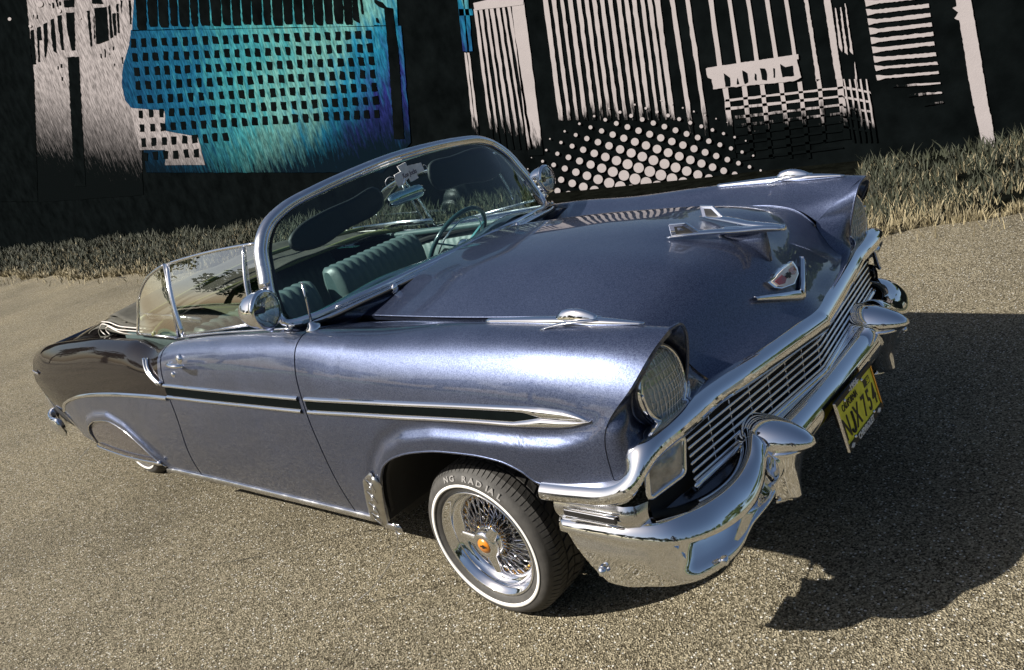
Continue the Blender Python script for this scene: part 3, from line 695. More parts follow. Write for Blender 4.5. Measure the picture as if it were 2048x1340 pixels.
place_text('frame_lettering', 'CHEVROLET', .0255, -.005, -fh/2+.009, PL, WHT, .0074, .98, .0008)
for u in (-.125, .115):   # little emblems at both ends of the frame
    m = MB(); R = np.stack([xw, zw, nw], 1)
    m.tube([pf(u+.010*math.cos(a), -fh/2+.009+.006*math.sin(a), .0072) for a in np.linspace(0, 2*math.pi, 20, endpoint=False)], .0011, 5, closed=True)
    m.box(pf(u, -fh/2+.009, .0072), (.030, .0035, .001), R); m.box(pf(u, -fh/2+.009, .0075), (.010, .008, .001), R); m.out('frame_emblem', WHT, PL, smooth=False)
for u, v in ((-.088, .060), (.062, .060), (-.088, -.062), (.082, -.062)):
    MB().lathe([(.006, 0), (.0055, .003), (.003, .0045), (.0001, .005)], pf(u, v, .004), nw, 14, ref=xw).out('plate_screw', CHROME, PL)
MB().box(pf(0, 0, -.02), (.20, .05, .035), np.stack([xw, zw, nw], 1)).out('plate_bracket', BLACK, PL, smooth=False)

# ---------- hood ornament, crest, V
OR = empty('hood_ornament', parent=CAR)
for s in (-1, 1):
    # swept arm from the nose back to a wing tip, lying close to the hood
    pts = np.array([(.722, s*.004, .990), (.67, s*.014, .997), (.60, s*.034, 1.003), (.52, s*.064, 1.014), (.44, s*.094, 1.022), (.385, s*.116, 1.024)])
    P = cr(pts, 26); rr = np.interp(np.linspace(0, 1, 26), [0, .1, .5, .85, 1], [.011, .014, .016, .014, .003])
    MB().tube(P, rr, 12, ell=(1.15, .55)).out('ornament_arm', CHROME, OR)
    # upright fin near the tip of the arm
    q = np.array([(.462, s*.082, 1.022), (.355, s*.112, 1.026), (.395, s*.106, 1.062), (.432, s*.100, 1.062)])
    q = np.array([(.500, s*.080, 1.014), (.400, s*.106, 1.020), (.398, s*.106, 1.066), (.452, s*.094, 1.062)])
    th = np.array([0, s*.005, 0]); m = MB().add(np.vstack([q-th, q+th]), [(0, 1, 2, 3), (7, 6, 5, 4), (0, 4, 5, 1), (1, 5, 6, 2), (2, 6, 7, 3), (3, 7, 4, 0)]); f_ = m.out('ornament_fin', CHROME, OR, smooth=False, bevel=.003)
    for sd in (-1, 1):
        c = q.mean(0); w_ = c+(q-c)*.55+np.array([0, sd*.0056, 0]); MB().add(w_, [(0, 1, 2, 3)]).out('fin_inlay', MATS['black_print'], f_, smooth=False)
secs = []
for t in np.linspace(0, 1, 16):
    x = .728-.21*t; w = .009+.020*t; h = .008+.006*t; zc = .988+.012*t-.004*t*t
    secs.append([(x, w*math.cos(a), zc+h*math.sin(a)) for a in np.linspace(0, 2*math.pi, 20, endpoint=False)])
MB().loftsec(secs).out('ornament_nose', CHROME, OR)
secs = []
for t in np.linspace(0, 1, 14):
    x = .665-.22*t; w = .004+.020*math.sin(math.pi*min(1, t*1.1+.05))**.8; z0 = hood_z(x, 0)-.012; z1 = .990+.010*t
    secs.append([(x, w*math.cos(a)*(1.5-.7*(math.sin(a)+1)/2), (z0+z1)/2+(z1-z0)/2*math.sin(a)) for a in np.linspace(0, 2*math.pi, 20, endpoint=False)])
MB().loftsec(secs).out('ornament_pedestal', PAINT, OR)
def hood_at(y, z):
    "front face of the hood at (y, z)"
    return _col(y, lambda c: float(np.interp(-z, -c[45:, 2], c[45:, 0])))
EM = empty('hood_emblem', parent=CAR)
for s in (-1, 1):
    yy = np.linspace(0, .185, 14); G = []
    for y in yy:
        t = y/.185; zc = .768+.062*t; w = .017*(1-.72*t)+.003; x = hood_at(s*y, zc)+.004
        G.append([(x+.002, s*y, zc-w), (x+.014, s*y, zc-w*.2), (x+.008, s*y, zc+w*.9), (x-.006, s*y, zc+w)])
    MB().grid(G).out('chevron_wing', CHROME, EM, solid=.002)
# crest: cream shield with red corners and a dark centre mark
def crest(k, dz=0, dx=.010):
    sh = np.array([(-.066, .026), (-.045, .030), (-.030, .037), (0, .041), (.030, .037), (.045, .030), (.066, .026), (.060, -.004), (.045, -.020), (.0, -.034), (-.045, -.020), (-.060, -.004)])*k
    return sh
CC = (0.0, .836)
def cpt(u, v, h):
    y = u*1.35; z = CC[1]-.004+v*.66; x = hood_at(y, z); return np.array([x+.010+h, y, z])
def shape(name, pts, h0, h1, mat, parent):
    n = len(pts); c = np.mean(pts, 0); a = [cpt(u, v, h1) for u, v in pts]; b = [cpt(u, v, h0) for u, v in pts]
    m = MB().add([cpt(*c, h1)]+a+b, [(0, 1+i, 1+(i+1) % n) for i in range(n)]+[(1+i, 1+n+i, 1+n+(i+1) % n, 1+(i+1) % n) for i in range(n)]); return m.out(name, mat, parent, smooth=False)
sh = crest(1)
shape('crest_base', sh*1.10, -.010, .002, CHROME, EM); shape('crest_face', sh*.93, .002, .004, CREAM, EM)
shape('crest_band', np.array([(-.054, .018), (-.02, .024), (-.012, .004), (-.03, -.010), (-.050, -.003)]), .004, .0052, REDE, EM)
shape('crest_band', np.array([(.054, .018), (.02, .024), (.012, .004), (.03, -.010), (.050, -.003)]), .004, .0052, REDE, EM)
shape('crest_mark', np.array([(-.016, .014), (-.006, .014), (-.006, .020), (.006, .020), (.006, .014), (.016, .014), (.013, .002), (.005, .002), (.005, -.004), (-.005, -.004), (-.005, .002), (-.013, .002)]), .0052, .0062, BLK, EM)
# ---------- fender top ornaments: long dart with a raised bomb and side wings
for s in (-1, 1):
    fo = empty('fender_ornament', parent=CAR)
    def crown(x): y, z = row(2, x); return float(y), float(z)
    P = []
    xs = np.linspace(.655, .125, 40); rr = []
    for x in xs:
        y, z = crown(x); P.append((x, s*(y-.012), z+.004)); t = (.655-x)/.53; rr.append(.004+.013*math.sin(math.pi*min(1, t*3.0)/2)*(1-.55*sst(.45, 1, t)))
    rr[-1] = .003
    MB().tube(P, rr, 12, ell=(1.1, .75)).out('ornament_dart', CHROME, fo)
    secs = []
    for t in np.linspace(0, 1, 20):
        x = .52-.125*t; y, z = crown(x); h = .034*math.sin(math.pi*min(1, .12+t*.70))**.8*(1 if t < .93 else .75); w = .018*math.sin(math.pi*min(1, .15+t*.6))
        secs.append([(x, s*(y-.012)+w*math.cos(a), z+.006+h*max(0, math.sin(a))+.004*min(0, math.sin(a))) for a in np.linspace(0, 2*math.pi, 22, endpoint=False)])
    MB().loftsec(secs).out('ornament_cap', CHROME, fo)
    for k in (-1, 1):
        x0 = .500; y, z = crown(.45); yy = s*(y-.012)
        q = [(.515, yy+k*.012, z+.010), (.44, yy+k*.014, z+.012), (.365, yy+k*.048, z+.004-.006*(k*s > 0)), (.362, yy+k*.036, z+.004)]
        m = MB().add(q+[(a, b, c-.005) for a, b, c in q], [(0, 1, 2, 3), (7, 6, 5, 4), (0, 4, 5, 1), (1, 5, 6, 2), (2, 6, 7, 3), (3, 7, 4, 0)]); m.v = [(a, b, c) for a, b, c in m.v]
        m = MB(); P = cr(np.array([(.53, yy+k*.010, z+.010), (.46, yy+k*.020, z+.010), (.40, yy+k*.036, z+.006), (.365, yy+k*.050, z+.000)]), 12); m.tube(P, np.interp(np.linspace(0, 1, 12), [0, .3, 1], [.003, .010, .004]), 10, ell=(1.3, .5)).out('ornament_wing', CHROME, fo)

# ---------- cowl
G = []
base = np.array([(-.64, 0), (-.665, .3), (-.72, .55), (-.79, .72), (-.855, .795)]); bz = [1.030, 1.026, 1.012, 1.0, .998]
hood_edge = np.array([(-.562, 0, 1.058), (-.575, .22, 1.043), (-.618, .42, .998), (-.700, .562, .952), (-.70, .66, .962), (-.70, .75, .985)])
C1 = cr(both(hood_edge[::-1])[::-1] if False else np.vstack([hood_edge[::-1]*[1, -1, 1], hood_edge[1:]]), 80)
bb = np.array([(x, y, z-.003) for (x, y), z in zip(base, bz)]+[(-.90, .835, .985)])
C2 = cr(np.vstack([bb[::-1]*[1, -1, 1], bb[1:]]), 80)
G = [[a*(1-t)+b*t+np.array([0, 0, -.004*math.sin(math.pi*t)]) for t in np.linspace(0, 1, 10)] for a, b in zip(C1-np.array([.005, 0, 0]), C2)]
lipped('cowl', np.array(G), PAINT, CAR)
for k in range(9):   # two rows of louvres behind the wiper shafts
    pass
# ---------- windshield
WF = np.array([(-.64, 0, 1.035), (-.665, .3, 1.03), (-.72, .55, 1.02), (-.79, .72, 1.01), (-.850, .795, 1.022), (-.880, .790, 1.10), (-.910, .755, 1.20), (-.935, .715, 1.29), (-.950, .655, 1.352), (-.945, .56, 1.395), (-.93, .40, 1.42), (-.917, .2, 1.434), (-.915, 0, 1.439)])
WSH = empty('windshield', parent=CAR)
half = cr(WF, 120); loop = np.vstack([half, (half*[1, -1, 1])[::-1][1:-1]])
m = MB().tube(loop, .015, 12, closed=True, ell=None); m.out('windshield_frame', CHROME, WSH)
# wide header and pillar cover outside the bright bead
P = half[62:]; P = np.vstack([P, (P*[1, -1, 1])[::-1][1:]]); ctr = np.array([-.93, 0, 1.2])
Q = []
for p in P: d = p-ctr; d /= np.linalg.norm(d); Q.append(p+d*.013+np.array([-.014, 0, 0]))
MB().tube(np.array(Q), .0215, 14, up=(1, 0, 0), ell=(1.0, 1.35)).out('header_rail', CHROME2, WSH)
Q2 = [p+np.array([-.030, 0, -.004]) for p in Q]; MB().tube(np.array(Q2), .008, 8).out('header_gasket', BLACK, WSH)
P = half[2:118]; P2 = np.vstack([half, (half*[1, -1, 1])[::-1][1:-1]]); c3 = np.array([-.80, 0, 1.2]); Q = P2+(c3-P2)*.030; MB().tube(Q, .006, 8, closed=True).out('glass_seal', BLACK, WSH)
nh = 60; lo_ = cr(WF[:6], nh); hi_ = cr(WF[5:], nh)[::-1]
G = [[a*(1-t)+b*t for t in np.linspace(0, 1, 14)] for a, b in zip(lo_, hi_)]
G = np.array(G); Gm = G*[1, -1, 1]; G = np.concatenate([Gm[::-1], G[1:]])
MB().grid(G[1:-1]).out('windshield_glass', GLASS, WSH)
# reveal moulding along the cowl
P = cr(np.vstack([(WF[:5]*[1, -1, 1])[::-1], WF[1:5]]), 60)+np.array([.026, 0, -.010]); MB().tube(P, .020, 14, ell=(1.35, .42)).out('cowl_reveal_moulding', CHROME, WSH)
P = cr(np.vstack([(WF[:5]*[1, -1, 1])[::-1], WF[1:5]]), 60)+np.array([.058, 0, -.016]); MB().tube(P, .006, 8).out('cowl_gasket', BLACK, WSH)
# wiper arms lying low, pivots
for y in (-.43, .30):
    z = 1.0; 
    wp = empty('wiper', parent=CAR)
    px_ = -.585-.10*(abs(y)/.6)**2; zz = 1.038-.04*(abs(y)/.5)**2
    MB().lathe([(.017, -.012), (.017, .004), (.012, .012), (.008, .020), (.0001, .022)], (px_, y, zz), (.3, 0, 1), 20).out('wiper_pivot', CHROME, wp)
    P = cr(np.array([(px_, y, zz+.018), (px_-.04, y-.10, zz+.02), (px_-.08, y-.22, zz+.014)]), 10); MB().tube(P, .004, 6).out('wiper_arm', CHROME2, wp)
# radio aerial stub on the wing top (near side)
an = empty('radio_aerial', parent=CAR); b0 = A(626, 655, -.80); 
MB().lathe([(.028, -.004), (.026, .004), (.014, .012), (.008, .022), (.0001, .024)], b0, (0, -.2, 1), 24).out('aerial_base', CHROME, an)
b1 = A(604, 567, -.80); MB().tube([b0+[0, 0, .01], b0*.5+b1*.5, b1], [.005, .004, .0032], 8).out('aerial_mast', CHROME2, an); MB().lathe([(.0001, -.006), (.006, 0), (.0001, .006)], b1, (0, 0, 1), 10).out('aerial_tip', CHROME, an)

# ---------- spotlights on the pillars
def spotlight(c, d, base, nm='spotlight'):
    sp = empty(nm, parent=CAR); c = np.array(c, float); d = np.array(d, float); d /= np.linalg.norm(d); R = .066
    MB().lathe([(R-.004, .004), (R+.004, .001), (R+.006, -.006), (R+.003, -.014), (R, -.020)], c, d, 48, ref=(0, 0, 1)).out('spot_rim', CHROME, sp)
    MB().lathe([(R, -.016), (R-.001, -.045), (R-.010, -.075), (R-.028, -.100), (R-.048, -.112), (.0001, -.117)], c, d, 48, ref=(0, 0, 1)).out('spot_shell', CHROME, sp)
    MB().lathe([(R-.002, -.001), (.05, -.022), (.035, -.036), (.012, -.044), (.0001, -.045)], c, d, 40, ref=(0, 0, 1)).out('reflector', CHROME, sp)
    MB().lathe([(.013, -.040), (.013, -.018), (.0001, -.014)], c, d, 16, ref=(0, 0, 1)).out('bulb_shield', BLACK, sp)
    MB().lathe([(R-.001, .000), (.045, .007), (.02, .010), (.0001, .011)], c, d, 40, ref=(0, 0, 1)).out('lens', GLASS2, sp)
    b = np.array(base, float); k = c-d*.06; 
    MB().tube(cr(np.array([k+[0, 0, -.05], (k+b)/2+[0, 0, -.025], b]), 10), .012, 10).out('spot_neck', CHROME, sp)
    MB().lathe([(.0001, .022), (.014, .019), (.020, .006), (.021, -.006), (.014, -.019), (.0001, -.022)], b, (1, 0, 0), 18).out('spot_ball', CHROME, sp)
sc = A(533, 619, -.89); sb = A(545, 658, -.86)
spotlight(sc, (.95, .22, -.04), sb)
sc = A(1095, 357, .885); sb = A(1093, 392, .86)
spotlight(sc, (.96, .12, .06), sb)
# ---------- side glass
for s in (-1, 1):
    def q(px, py, Y): p = A(px, py, -Y); return np.array([p[0], s*Y, p[2]])
    if s < 0 or True:
        sg = empty('side_window', parent=CAR)
        # corner points (measured): door glass, rear quarter glass
        dtF = q(511, 487, .715); dbF = q(548, 640, .80); dtR = q(334, 528, .722); dbR = q(368, 672, .800)
        vtop = q(487, 492, .718); vbot = q(505, 630, .80)
        qt = q(329, 530, .722); qb = q(358, 676, .800); qa = q(292, 560, .738); qc = q(277, 600, .755); qd = q(276, 668, .800)
        G = [[dtF*(1-u)+dtR*u+((dbF*(1-u)+dbR*u)-(dtF*(1-u)+dtR*u))*t+np.array([0, s*.012*math.sin(math.pi*t), .008*math.sin(math.pi*u)*(1-t)]) for t in np.linspace(0, 1, 10)] for u in np.linspace(0, 1, 16)]
        MB().grid(G).out('door_glass', GLASS2, sg)
        top = np.array([g[0] for g in G]); MB().tube(top, .0065, 8).out('door_glass_channel', CHROME, sg)
        MB().tube([dtR+(dbR-dtR)*t+np.array([0, s*.012*math.sin(math.pi*t), 0]) for t in np.linspace(0, 1, 10)], .010, 8, ell=(1.2, .8)).out('door_glass_channel', CHROME, sg)
        MB().tube([vtop+(vbot-vtop)*t+np.array([0, s*.012*math.sin(math.pi*t), 0]) for t in np.linspace(0, 1, 10)], .007, 8).out('vent_window_post', CHROME2, sg)
        MB().tube([dbF, dbR], .006, 8).out('belt_seal', CHROME2, sg)
        arc = cr(np.array([qt, qt*.55+qa*.45+[0, 0, .006], qa, qc, qc*.5+qd*.5, qd]), 30)
        cen = (qb*.5+qd*.5)
        G = [[a*(1-t)+b*t for t in np.linspace(0, 1, 8)] for a, b in zip(arc, [qb*(1-u)+qd*u for u in np.linspace(0, 1, 30)])]
        qg = empty('quarter_window', parent=CAR)
        MB().grid(G).out('quarter_glass', GLASS2, qg); MB().tube(arc, .0075, 8).out('quarter_glass_frame', CHROME, qg)
        MB().tube([qt, qb], .008, 8).out('quarter_glass_frame', CHROME2, qg)
        MB().tube([qb, qd+(qb-qd)*.0], .006, 8).out('quarter_sill', CHROME2, qg)
    # door handle and lock
    dh = empty('door_handle', parent=CAR)
    hc = A(352, 728, -.955); hc[1] *= -s
    MB().lathe([(.024, -.006), (.023, .004), (.012, .010), (.0001, .012)], (hc[0]-.05, s*(side_y(hc[0]-.05, hc[2])), hc[2]), (0, s, 0), 24).out('handle_escutcheon', CHROME, dh)
    P = cr(np.array([(hc[0]-.055, s*.955, hc[2]+.002), (hc[0]-.02, s*.978, hc[2]+.006), (hc[0]+.045, s*.980, hc[2]+.002), (hc[0]+.075, s*.962, hc[2]-.004)]), 16)
    MB().tube(P, np.interp(np.linspace(0, 1, 16), [0, .2, .8, 1], [.012, .010, .012, .006]), 12, ell=(1, .8)).out('handle_grip', CHROME, dh)
    lc = A(341, 752, -.945); MB().lathe([(.013, -.004), (.013, .004), (.008, .008), (.0001, .009)], (lc[0], s*side_y(lc[0], lc[2]), lc[2]), (0, s, 0), 18).out('door_lock', CHROME, CAR)
    MB().tube([(x, s*(float(row(2, x)[0])-.035), float(row(2, x)[1])+.006) for x in np.linspace(-1.74, -.80, 20)], .005, 8).out('belt_moulding', CHROME2, CAR)
for nm, P in (('a', [(576, 482), (590, 458), (640, 425), (700, 398), (752, 374), (766, 388), (768, 408), (752, 428), (700, 455), (640, 494), (604, 502), (582, 499)]), ('b', [(856, 330), (900, 312), (970, 296), (992, 312), (1004, 340), (985, 358), (930, 368), (872, 378), (858, 360)])):
    q = np.array([AX(x, y, -.985) for x, y in P]); q = cr(q, 40, closed=True); c = q.mean(0); G = []
    for r, h in ((.001, .009), (.6, .009), (.93, .007), (1, 0), (.93, -.007), (.6, -.009), (.001, -.009)): G.append(c+(q-c)*r+np.array([h, 0, 0]))
    MB().grid(G, cv=True).out('sun_visor', MATS.get('black_visor_vinyl') or simple('black_visor_vinyl', (.012, .016, .018), .6), CAR)
# ---------- mirror and hanging sign
mi = empty('rear_view_mirror', parent=CAR)
mc = AX(813, 391, -.86); 
P = [mc+np.array([0, y, .0]) for y in np.linspace(-.10, .10, 12)]
secs = [[p+np.array([.022*math.cos(a)*k, 0, .028*math.sin(a)*k]) for a in np.linspace(0, 2*math.pi, 20, endpoint=False)] for p, k in zip(P, [.6, .9, 1, 1, 1, 1, 1, 1, 1, 1, .9, .6])]
MB().loftsec(secs).out('mirror_shell', CHROME, mi)
MB().tube(cr(np.array([mc+[0, 0, .02], mc+[.01, .0, .055], AX(815, 335, -.90)]), 10), .006, 8).out('mirror_stem', CHROME, mi)
sg = empty('club_plaque', 'small white script plaque on a thin cord hanging inside the top of the windshield', 'plaque'); sg.rotation_euler = (0, -PITCH, 0)
a0 = AX(792, 365, -.85); a1 = AX(848, 340, -.85)
ux_ = (a1-a0); Lp = np.linalg.norm(ux_); ux_ /= Lp; uz_ = np.cross(np.array([1., 0, 0]), ux_); uz_ /= np.linalg.norm(uz_)
def sp_(u, v, h=0): return a0+ux_*u*Lp+uz_*v*Lp+np.array([h, 0, 0])
out_ = [(0, -.02), (.02, .18), (.25, .20), (.20, .34), (.50, .36), (.50, .26), (.98, .20), (1.0, -.02), (.72, -.02), (.74, -.12), (.45, -.14), (.44, -.02), (.04, -.16)]
n = len(out_); m = MB(); m.add([sp_(.5, .08, .002)]+[sp_(u, v, .002) for u, v in out_]+[sp_(u, v, -.002) for u, v in out_], [(0, 1+i, 1+(i+1) % n) for i in range(n)]+[(1+i, 1+n+i, 1+n+(i+1) % n, 1+(i+1) % n) for i in range(n)]); m.out('plaque_board', WHT, sg, smooth=False)
me = text_mesh('Kon Jocks', .028, .72, .0006, .0006); o = link('plaque_script', me, simple('plaque_grey_ink', (.16, .15, .2), .5), sg, smooth=False)
p0 = sp_(.5, .07, .0028); o.matrix_local = Matrix(((0, 0, 1, p0[0]), (ux_[1], uz_[1], 0, p0[1]), (ux_[2], uz_[2], 0, p0[2]), (0, 0, 0, 1)))
m = MB(); m.tube([sp_(-.16+.13*math.cos(t)*1.3, .06+.12*math.sin(t), .001) for t in np.linspace(.6, 5.6, 18)], .0014, 6); m.tube([sp_(1.03+.09*math.cos(t), .02+.10*math.sin(t), .001) for t in np.linspace(-2.6, 1.6, 14)], .0014, 6); m.out('plaque_cord', WHT, sg)
# ---------- interior
INT = MATS['grey_green_vinyl']
def rbox(c, sz, mat, name, parent, bev=.03, R=None):
    o = MB().box(c, sz, R).out(name, mat, parent, smooth=True, bevel=bev); return o
def roty(a): c, s_ = math.cos(a), math.sin(a); return np.array([[c, 0, s_], [0, 1, 0], [-s_, 0, c]])
MB().box((-1.75, 0, .40), (2.3, 1.5, .03)).out('cabin_floor', BLACK, CAR)
# dash with a raised cowl ahead of the wheel
pr = [(-.66, 1.028), (-.72, 1.035), (-.78, 1.020), (-.82, .985), (-.835, .93), (-.80, .85), (-.76, .80)]
G = [[(x-.10*(abs(y)/.78)**2, y, z-.022*(abs(y)/.78)**2+(.030*math.exp(-((abs(y)-.38)/.17)**2)*(y > 0)+.018*math.exp(-((abs(y)-.38)/.17)**2)*(y < 0))*sst(.9, 1.0, z)) for x, z in cr(np.array(pr), 18)] for y in np.linspace(-.775, .775, 50)]
MB().grid(G).out('dashboard', DASH, CAR)
def seat(yc, w, x, ztop, name, back_h=.52, cush=.50, rib=True):
    st = empty(name, parent=CAR)
    # backrest: slightly reclined bolster with vertical pleats
    n = int(w/.045); G = []
    prof = [(0, -back_h), (.075, -back_h+.05), (.085, -.20), (.075, -.06), (.045, -.008), (0, 0), (-.055, -.008), (-.085, -.06), (-.095, -.3), (-.09, -back_h)]
    pp = cr(np.array(prof), 34)
    ys = np.linspace(-w/2, w/2, n*8+1)
    for y in ys:
        e = 1-(.0 if abs(y) < w/2-.04 else ((abs(y)-(w/2-.04))/.04)**2*.55); ple = .006*abs(math.sin(math.pi*(y+w/2)/w*n)) if rib else 0
        G.append([(x+px*e+ple*np.sign(px)*(pz > -.10)+(-pz)*.10, yc+y, ztop+pz*(1)+(-.03*(1-e))+ple*(pz > -.03)) for px, pz in pp])
    MB().grid(G).out('backrest', INT, st)
    for k in (0, -1): 
        P = np.array(G[k]); cpt_ = P.mean(0); MB().add([cpt_]+list(P), [(0, i+1, i+2) for i in range(len(P)-1)]).out('backrest_side', SEATD, st)
    rbox((x+.32, yc, ztop-back_h+.03), (cush, w, .17), SEAT, 'seat_cushion', st, .05)
    # piping across the back face
    MB().tube([(x-.098, yc+y, ztop-.20) for y in np.linspace(-w/2+.03, w/2-.03, 6)], .004, 6).out('piping', SEATD, st)
seat(.335, .62, -1.72, .985, 'driver_seat'); seat(-.365, .66, -1.80, .955, 'passenger_seat'); seat(0, 1.28, -2.55, .945, 'rear_seat', .45)
for s in (-1, 1):   # pleated door cards
    G = []
    for x in np.linspace(-2.35, -.86, 160):
        r = .004*abs(math.sin(x*math.pi/.05)); G.append([(x, s*(.785-.01*(z < .9)-r*(z < .90)*(z > .55)), z) for z in (.42, .55, .56, .70, .89, .90, .955, .965)])
    MB().grid(G).out('door_card', SEAT, CAR)
    MB().tube([(x, s*.765, .955) for x in np.linspace(-2.35, -.86, 12)], .018, 10).out('door_top_roll', SEATD, CAR)
sw = empty('steering_wheel', parent=CAR); c = A(935, 470, .37); c = np.array([-1.08, .37, .965]); ax = np.array([-.80, 0, .60]); e1 = np.array([0, 1., 0]); e2 = np.cross(ax, e1)
MB().tube([c+.190*(math.cos(t)*e1+math.sin(t)*e2) for t in np.linspace(0, 2*math.pi, 64, endpoint=False)], .0115, 10, closed=True).out('wheel_rim', simple('teal_black_wheel_plastic', (.02, .05, .055), .2, coat=.8), sw)
for a in (math.radians(200), math.radians(-20), math.radians(90)):
    d = math.cos(a)*e1+math.sin(a)*e2; MB().tube([c-ax*.045, c-ax*.02+d*.1, c+d*.187], .008, 8, ell=(1.3, .6)).out('wheel_spoke', TEAL, sw)
MB().tube([c+.150*(math.cos(t)*e1+math.sin(t)*e2)-ax*.012 for t in np.linspace(math.pi*.95, math.pi*2.05, 30)], .004, 8).out('horn_ring', CHROME, sw)
MB().lathe([(.0001, .01), (.03, .005), (.045, -.02), (.045, -.06)], c-ax*.02, ax, 28, ref=(0, 1, 0)).out('horn_button', CHROME, sw)
MB().tube([c-ax*.04, c-ax*.36], .024, 14).out('steering_column', TEAL, CAR)
# trunk deck, stacked folded top
G = []
for u in np.linspace(0, 1, 30):
    x = -2.95-.90*u; w = .70-.05*u; zc = .985-.02*u-.09*u**2.2
    G.append([(x, w*t, zc-(.055+.02*u)*abs(t)**2.4) for t in np.linspace(-1, 1, 41)])
lipped('trunk_lid', np.array(G), BLACKP, CAR)
for s in (-1, 1):   # shelf between the quarter crown and the deck
    G = []
    for x in np.linspace(-3.86, -1.78, 40):
        y2, z2 = row(2, x); G.append([(x, s*(float(y2)-.06-(float(y2)-.06-.62)*t), float(z2)-.014-.02*math.sin(math.pi*t)) for t in np.linspace(0, 1, 8)])
    G = np.array(G); G[..., 0] += 0; m = G[:, 0, 0] < -2.30; MB().grid(G[m]).out('quarter_top', BLACKP, CAR)
G = []
for u in np.linspace(0, 1, 60):      # tail closing panel
    pass
tp = quarter[0].copy()
pr_ = np.abs(tp)*[-1, 1, 1]; pr_[:, 0] = tp[:, 0]
G = [[(p[0]-.02*(1-k*k), abs(p[1])*k, p[2]+.02*(1-k*k)*(p[2] > .8)) for k in np.linspace(-1, 1, 31)] for p in pr_]
MB().grid(G).out('tail_panel', PAINT, CAR)
for s in (-1, 1):
    MB().lathe([(.045, .0), (.042, .02), (.025, .034), (.0001, .04)], (-3.80, s*.76, .72), (-1, 0, 0), 24, ref=(0, 0, 1)).out('tail_lamp', REDE, CAR)
rb = empty('rear_bumper', parent=CAR)
P = [(-3.58, .895, .40), (-3.74, .89, .41), (-3.86, .83, .42), (-3.92, .6, .43), (-3.95, 0, .43)]; P = np.array(P+[(x, -y, z) for x, y, z in P[::-1][1:]]); c_ = cr(P, 60)
MB().tube(c_, .060, 16, ell=(.35, 1.0)).out('bumper_bar', CHROME, rb)
for s in (-1, 1):
    secs = [[(-3.85+.05*math.cos(a)*k, s*.80+.035*math.sin(a)*k, .60-.26*t) for a in np.linspace(0, 2*math.pi, 20, endpoint=False)] for t, k in zip(np.linspace(0, 1, 10), [.5, .85, 1, 1, 1, .95, .9, .8, .7, .4])]
    MB().loftsec(secs).out('bumper_guard', CHROME, rb)
# script badge on the flank of the tail
for s in (-1, 1):
    m = MB(); x0 = -3.74; z0 = .755
    t = np.linspace(0, 1, 60); P = [(x0+.16*u, s*(side_y(x0+.16*u, .76)+.003), z0+.010*math.sin(u*34)*(1-.3*u)) for u in t]; m.tube(P, .0028, 6); m.out('script_badge', CHROME, CAR)
# folded soft top behind the seats: bundled loops of cloth
ft = empty('folded_soft_top', parent=CAR)
def fold(P, w=.66, name='cloth_fold', r=.0, wob=.0, ph=0):
    P = cr(np.array(P), 40); G = []
    for y in np.linspace(-w, w, 60):
        sh = .012*math.sin(y*9+ph)+.008*math.sin(y*23+ph*2)
        G.append([(x+sh-.10*(1-(y/w)**2)*0, y, z+.05*(1-(y/w)**2)+sh*.5) for x, z in P])
    return MB().grid(G).out(name, TOPF, ft, solid=.006)
fold([(-2.05, .985), (-2.25, 1.00), (-2.42, 1.03), (-2.50, 1.055), (-2.57, 1.05), (-2.53, 1.03), (-2.40, 1.01)], .74)
fold([(-2.10, .975), (-2.30, .985), (-2.43, 1.01), (-2.54, 1.03), (-2.62, 1.02), (-2.63, .985), (-2.55, .965), (-2.40, .975)], .76, ph=2)
fold([(-2.15, .965), (-2.35, .968), (-2.50, .985), (-2.60, 1.00), (-2.69, .985), (-2.70, .955), (-2.60, .945)], .78, ph=4)
fold([(-2.70, .955), (-2.80, .985), (-2.93, .975), (-3.0, .955)], .72, ph=5)
for s in (-1, 1):   # light edge piping that shows the loops at the end of the bundle
    for k, P in enumerate(([(-2.62, .96), (-2.66, .99), (-2.62, 1.02), (-2.54, 1.015), (-2.46, .995), (-2.30, .985), (-2.15, .98)], [(-2.56, .962), (-2.59, .99), (-2.55, 1.008), (-2.48, .99), (-2.40, .972), (-2.20, .965)], [(-2.60, 1.035), (-2.5, 1.03), (-2.42, 1.012), (-2.25, 1.0), (-2.1, .995)])):
        c_ = cr(np.array([(x, s*.775, z) for x, z in P]), 30); MB().tube(c_, .0035, 6).out('cloth_edge_piping', CREAM, ft)
P = cr(np.array([(-1.98, s_*.80*1.0, .975) for s_ in (-1,)]+[(-2.05, -.70, 1.0), (-2.1, 0, 1.02), (-2.05, .70, 1.0), (-1.98, .80, .975)]), 40); MB().tube(P, .014, 10).out('top_bow', simple('olive_bow', (.16, .17, .07), .5), ft)
P = cr(np.array([(-2.2, -.74, 1.03), (-2.25, 0, 1.09), (-2.2, .74, 1.03)]), 30); MB().tube(P, .012, 10).out('top_bow', MATS['olive_bow'], ft)
for s in (-1, 1): MB().tube([(-2.3, s*.70, 1.035), (-1.9, s*.73, 1.03), (-1.62, s*.735, 1.015)], .013, 8, ell=(.6, 1.2)).out('top_side_rail', CHROME2, ft)

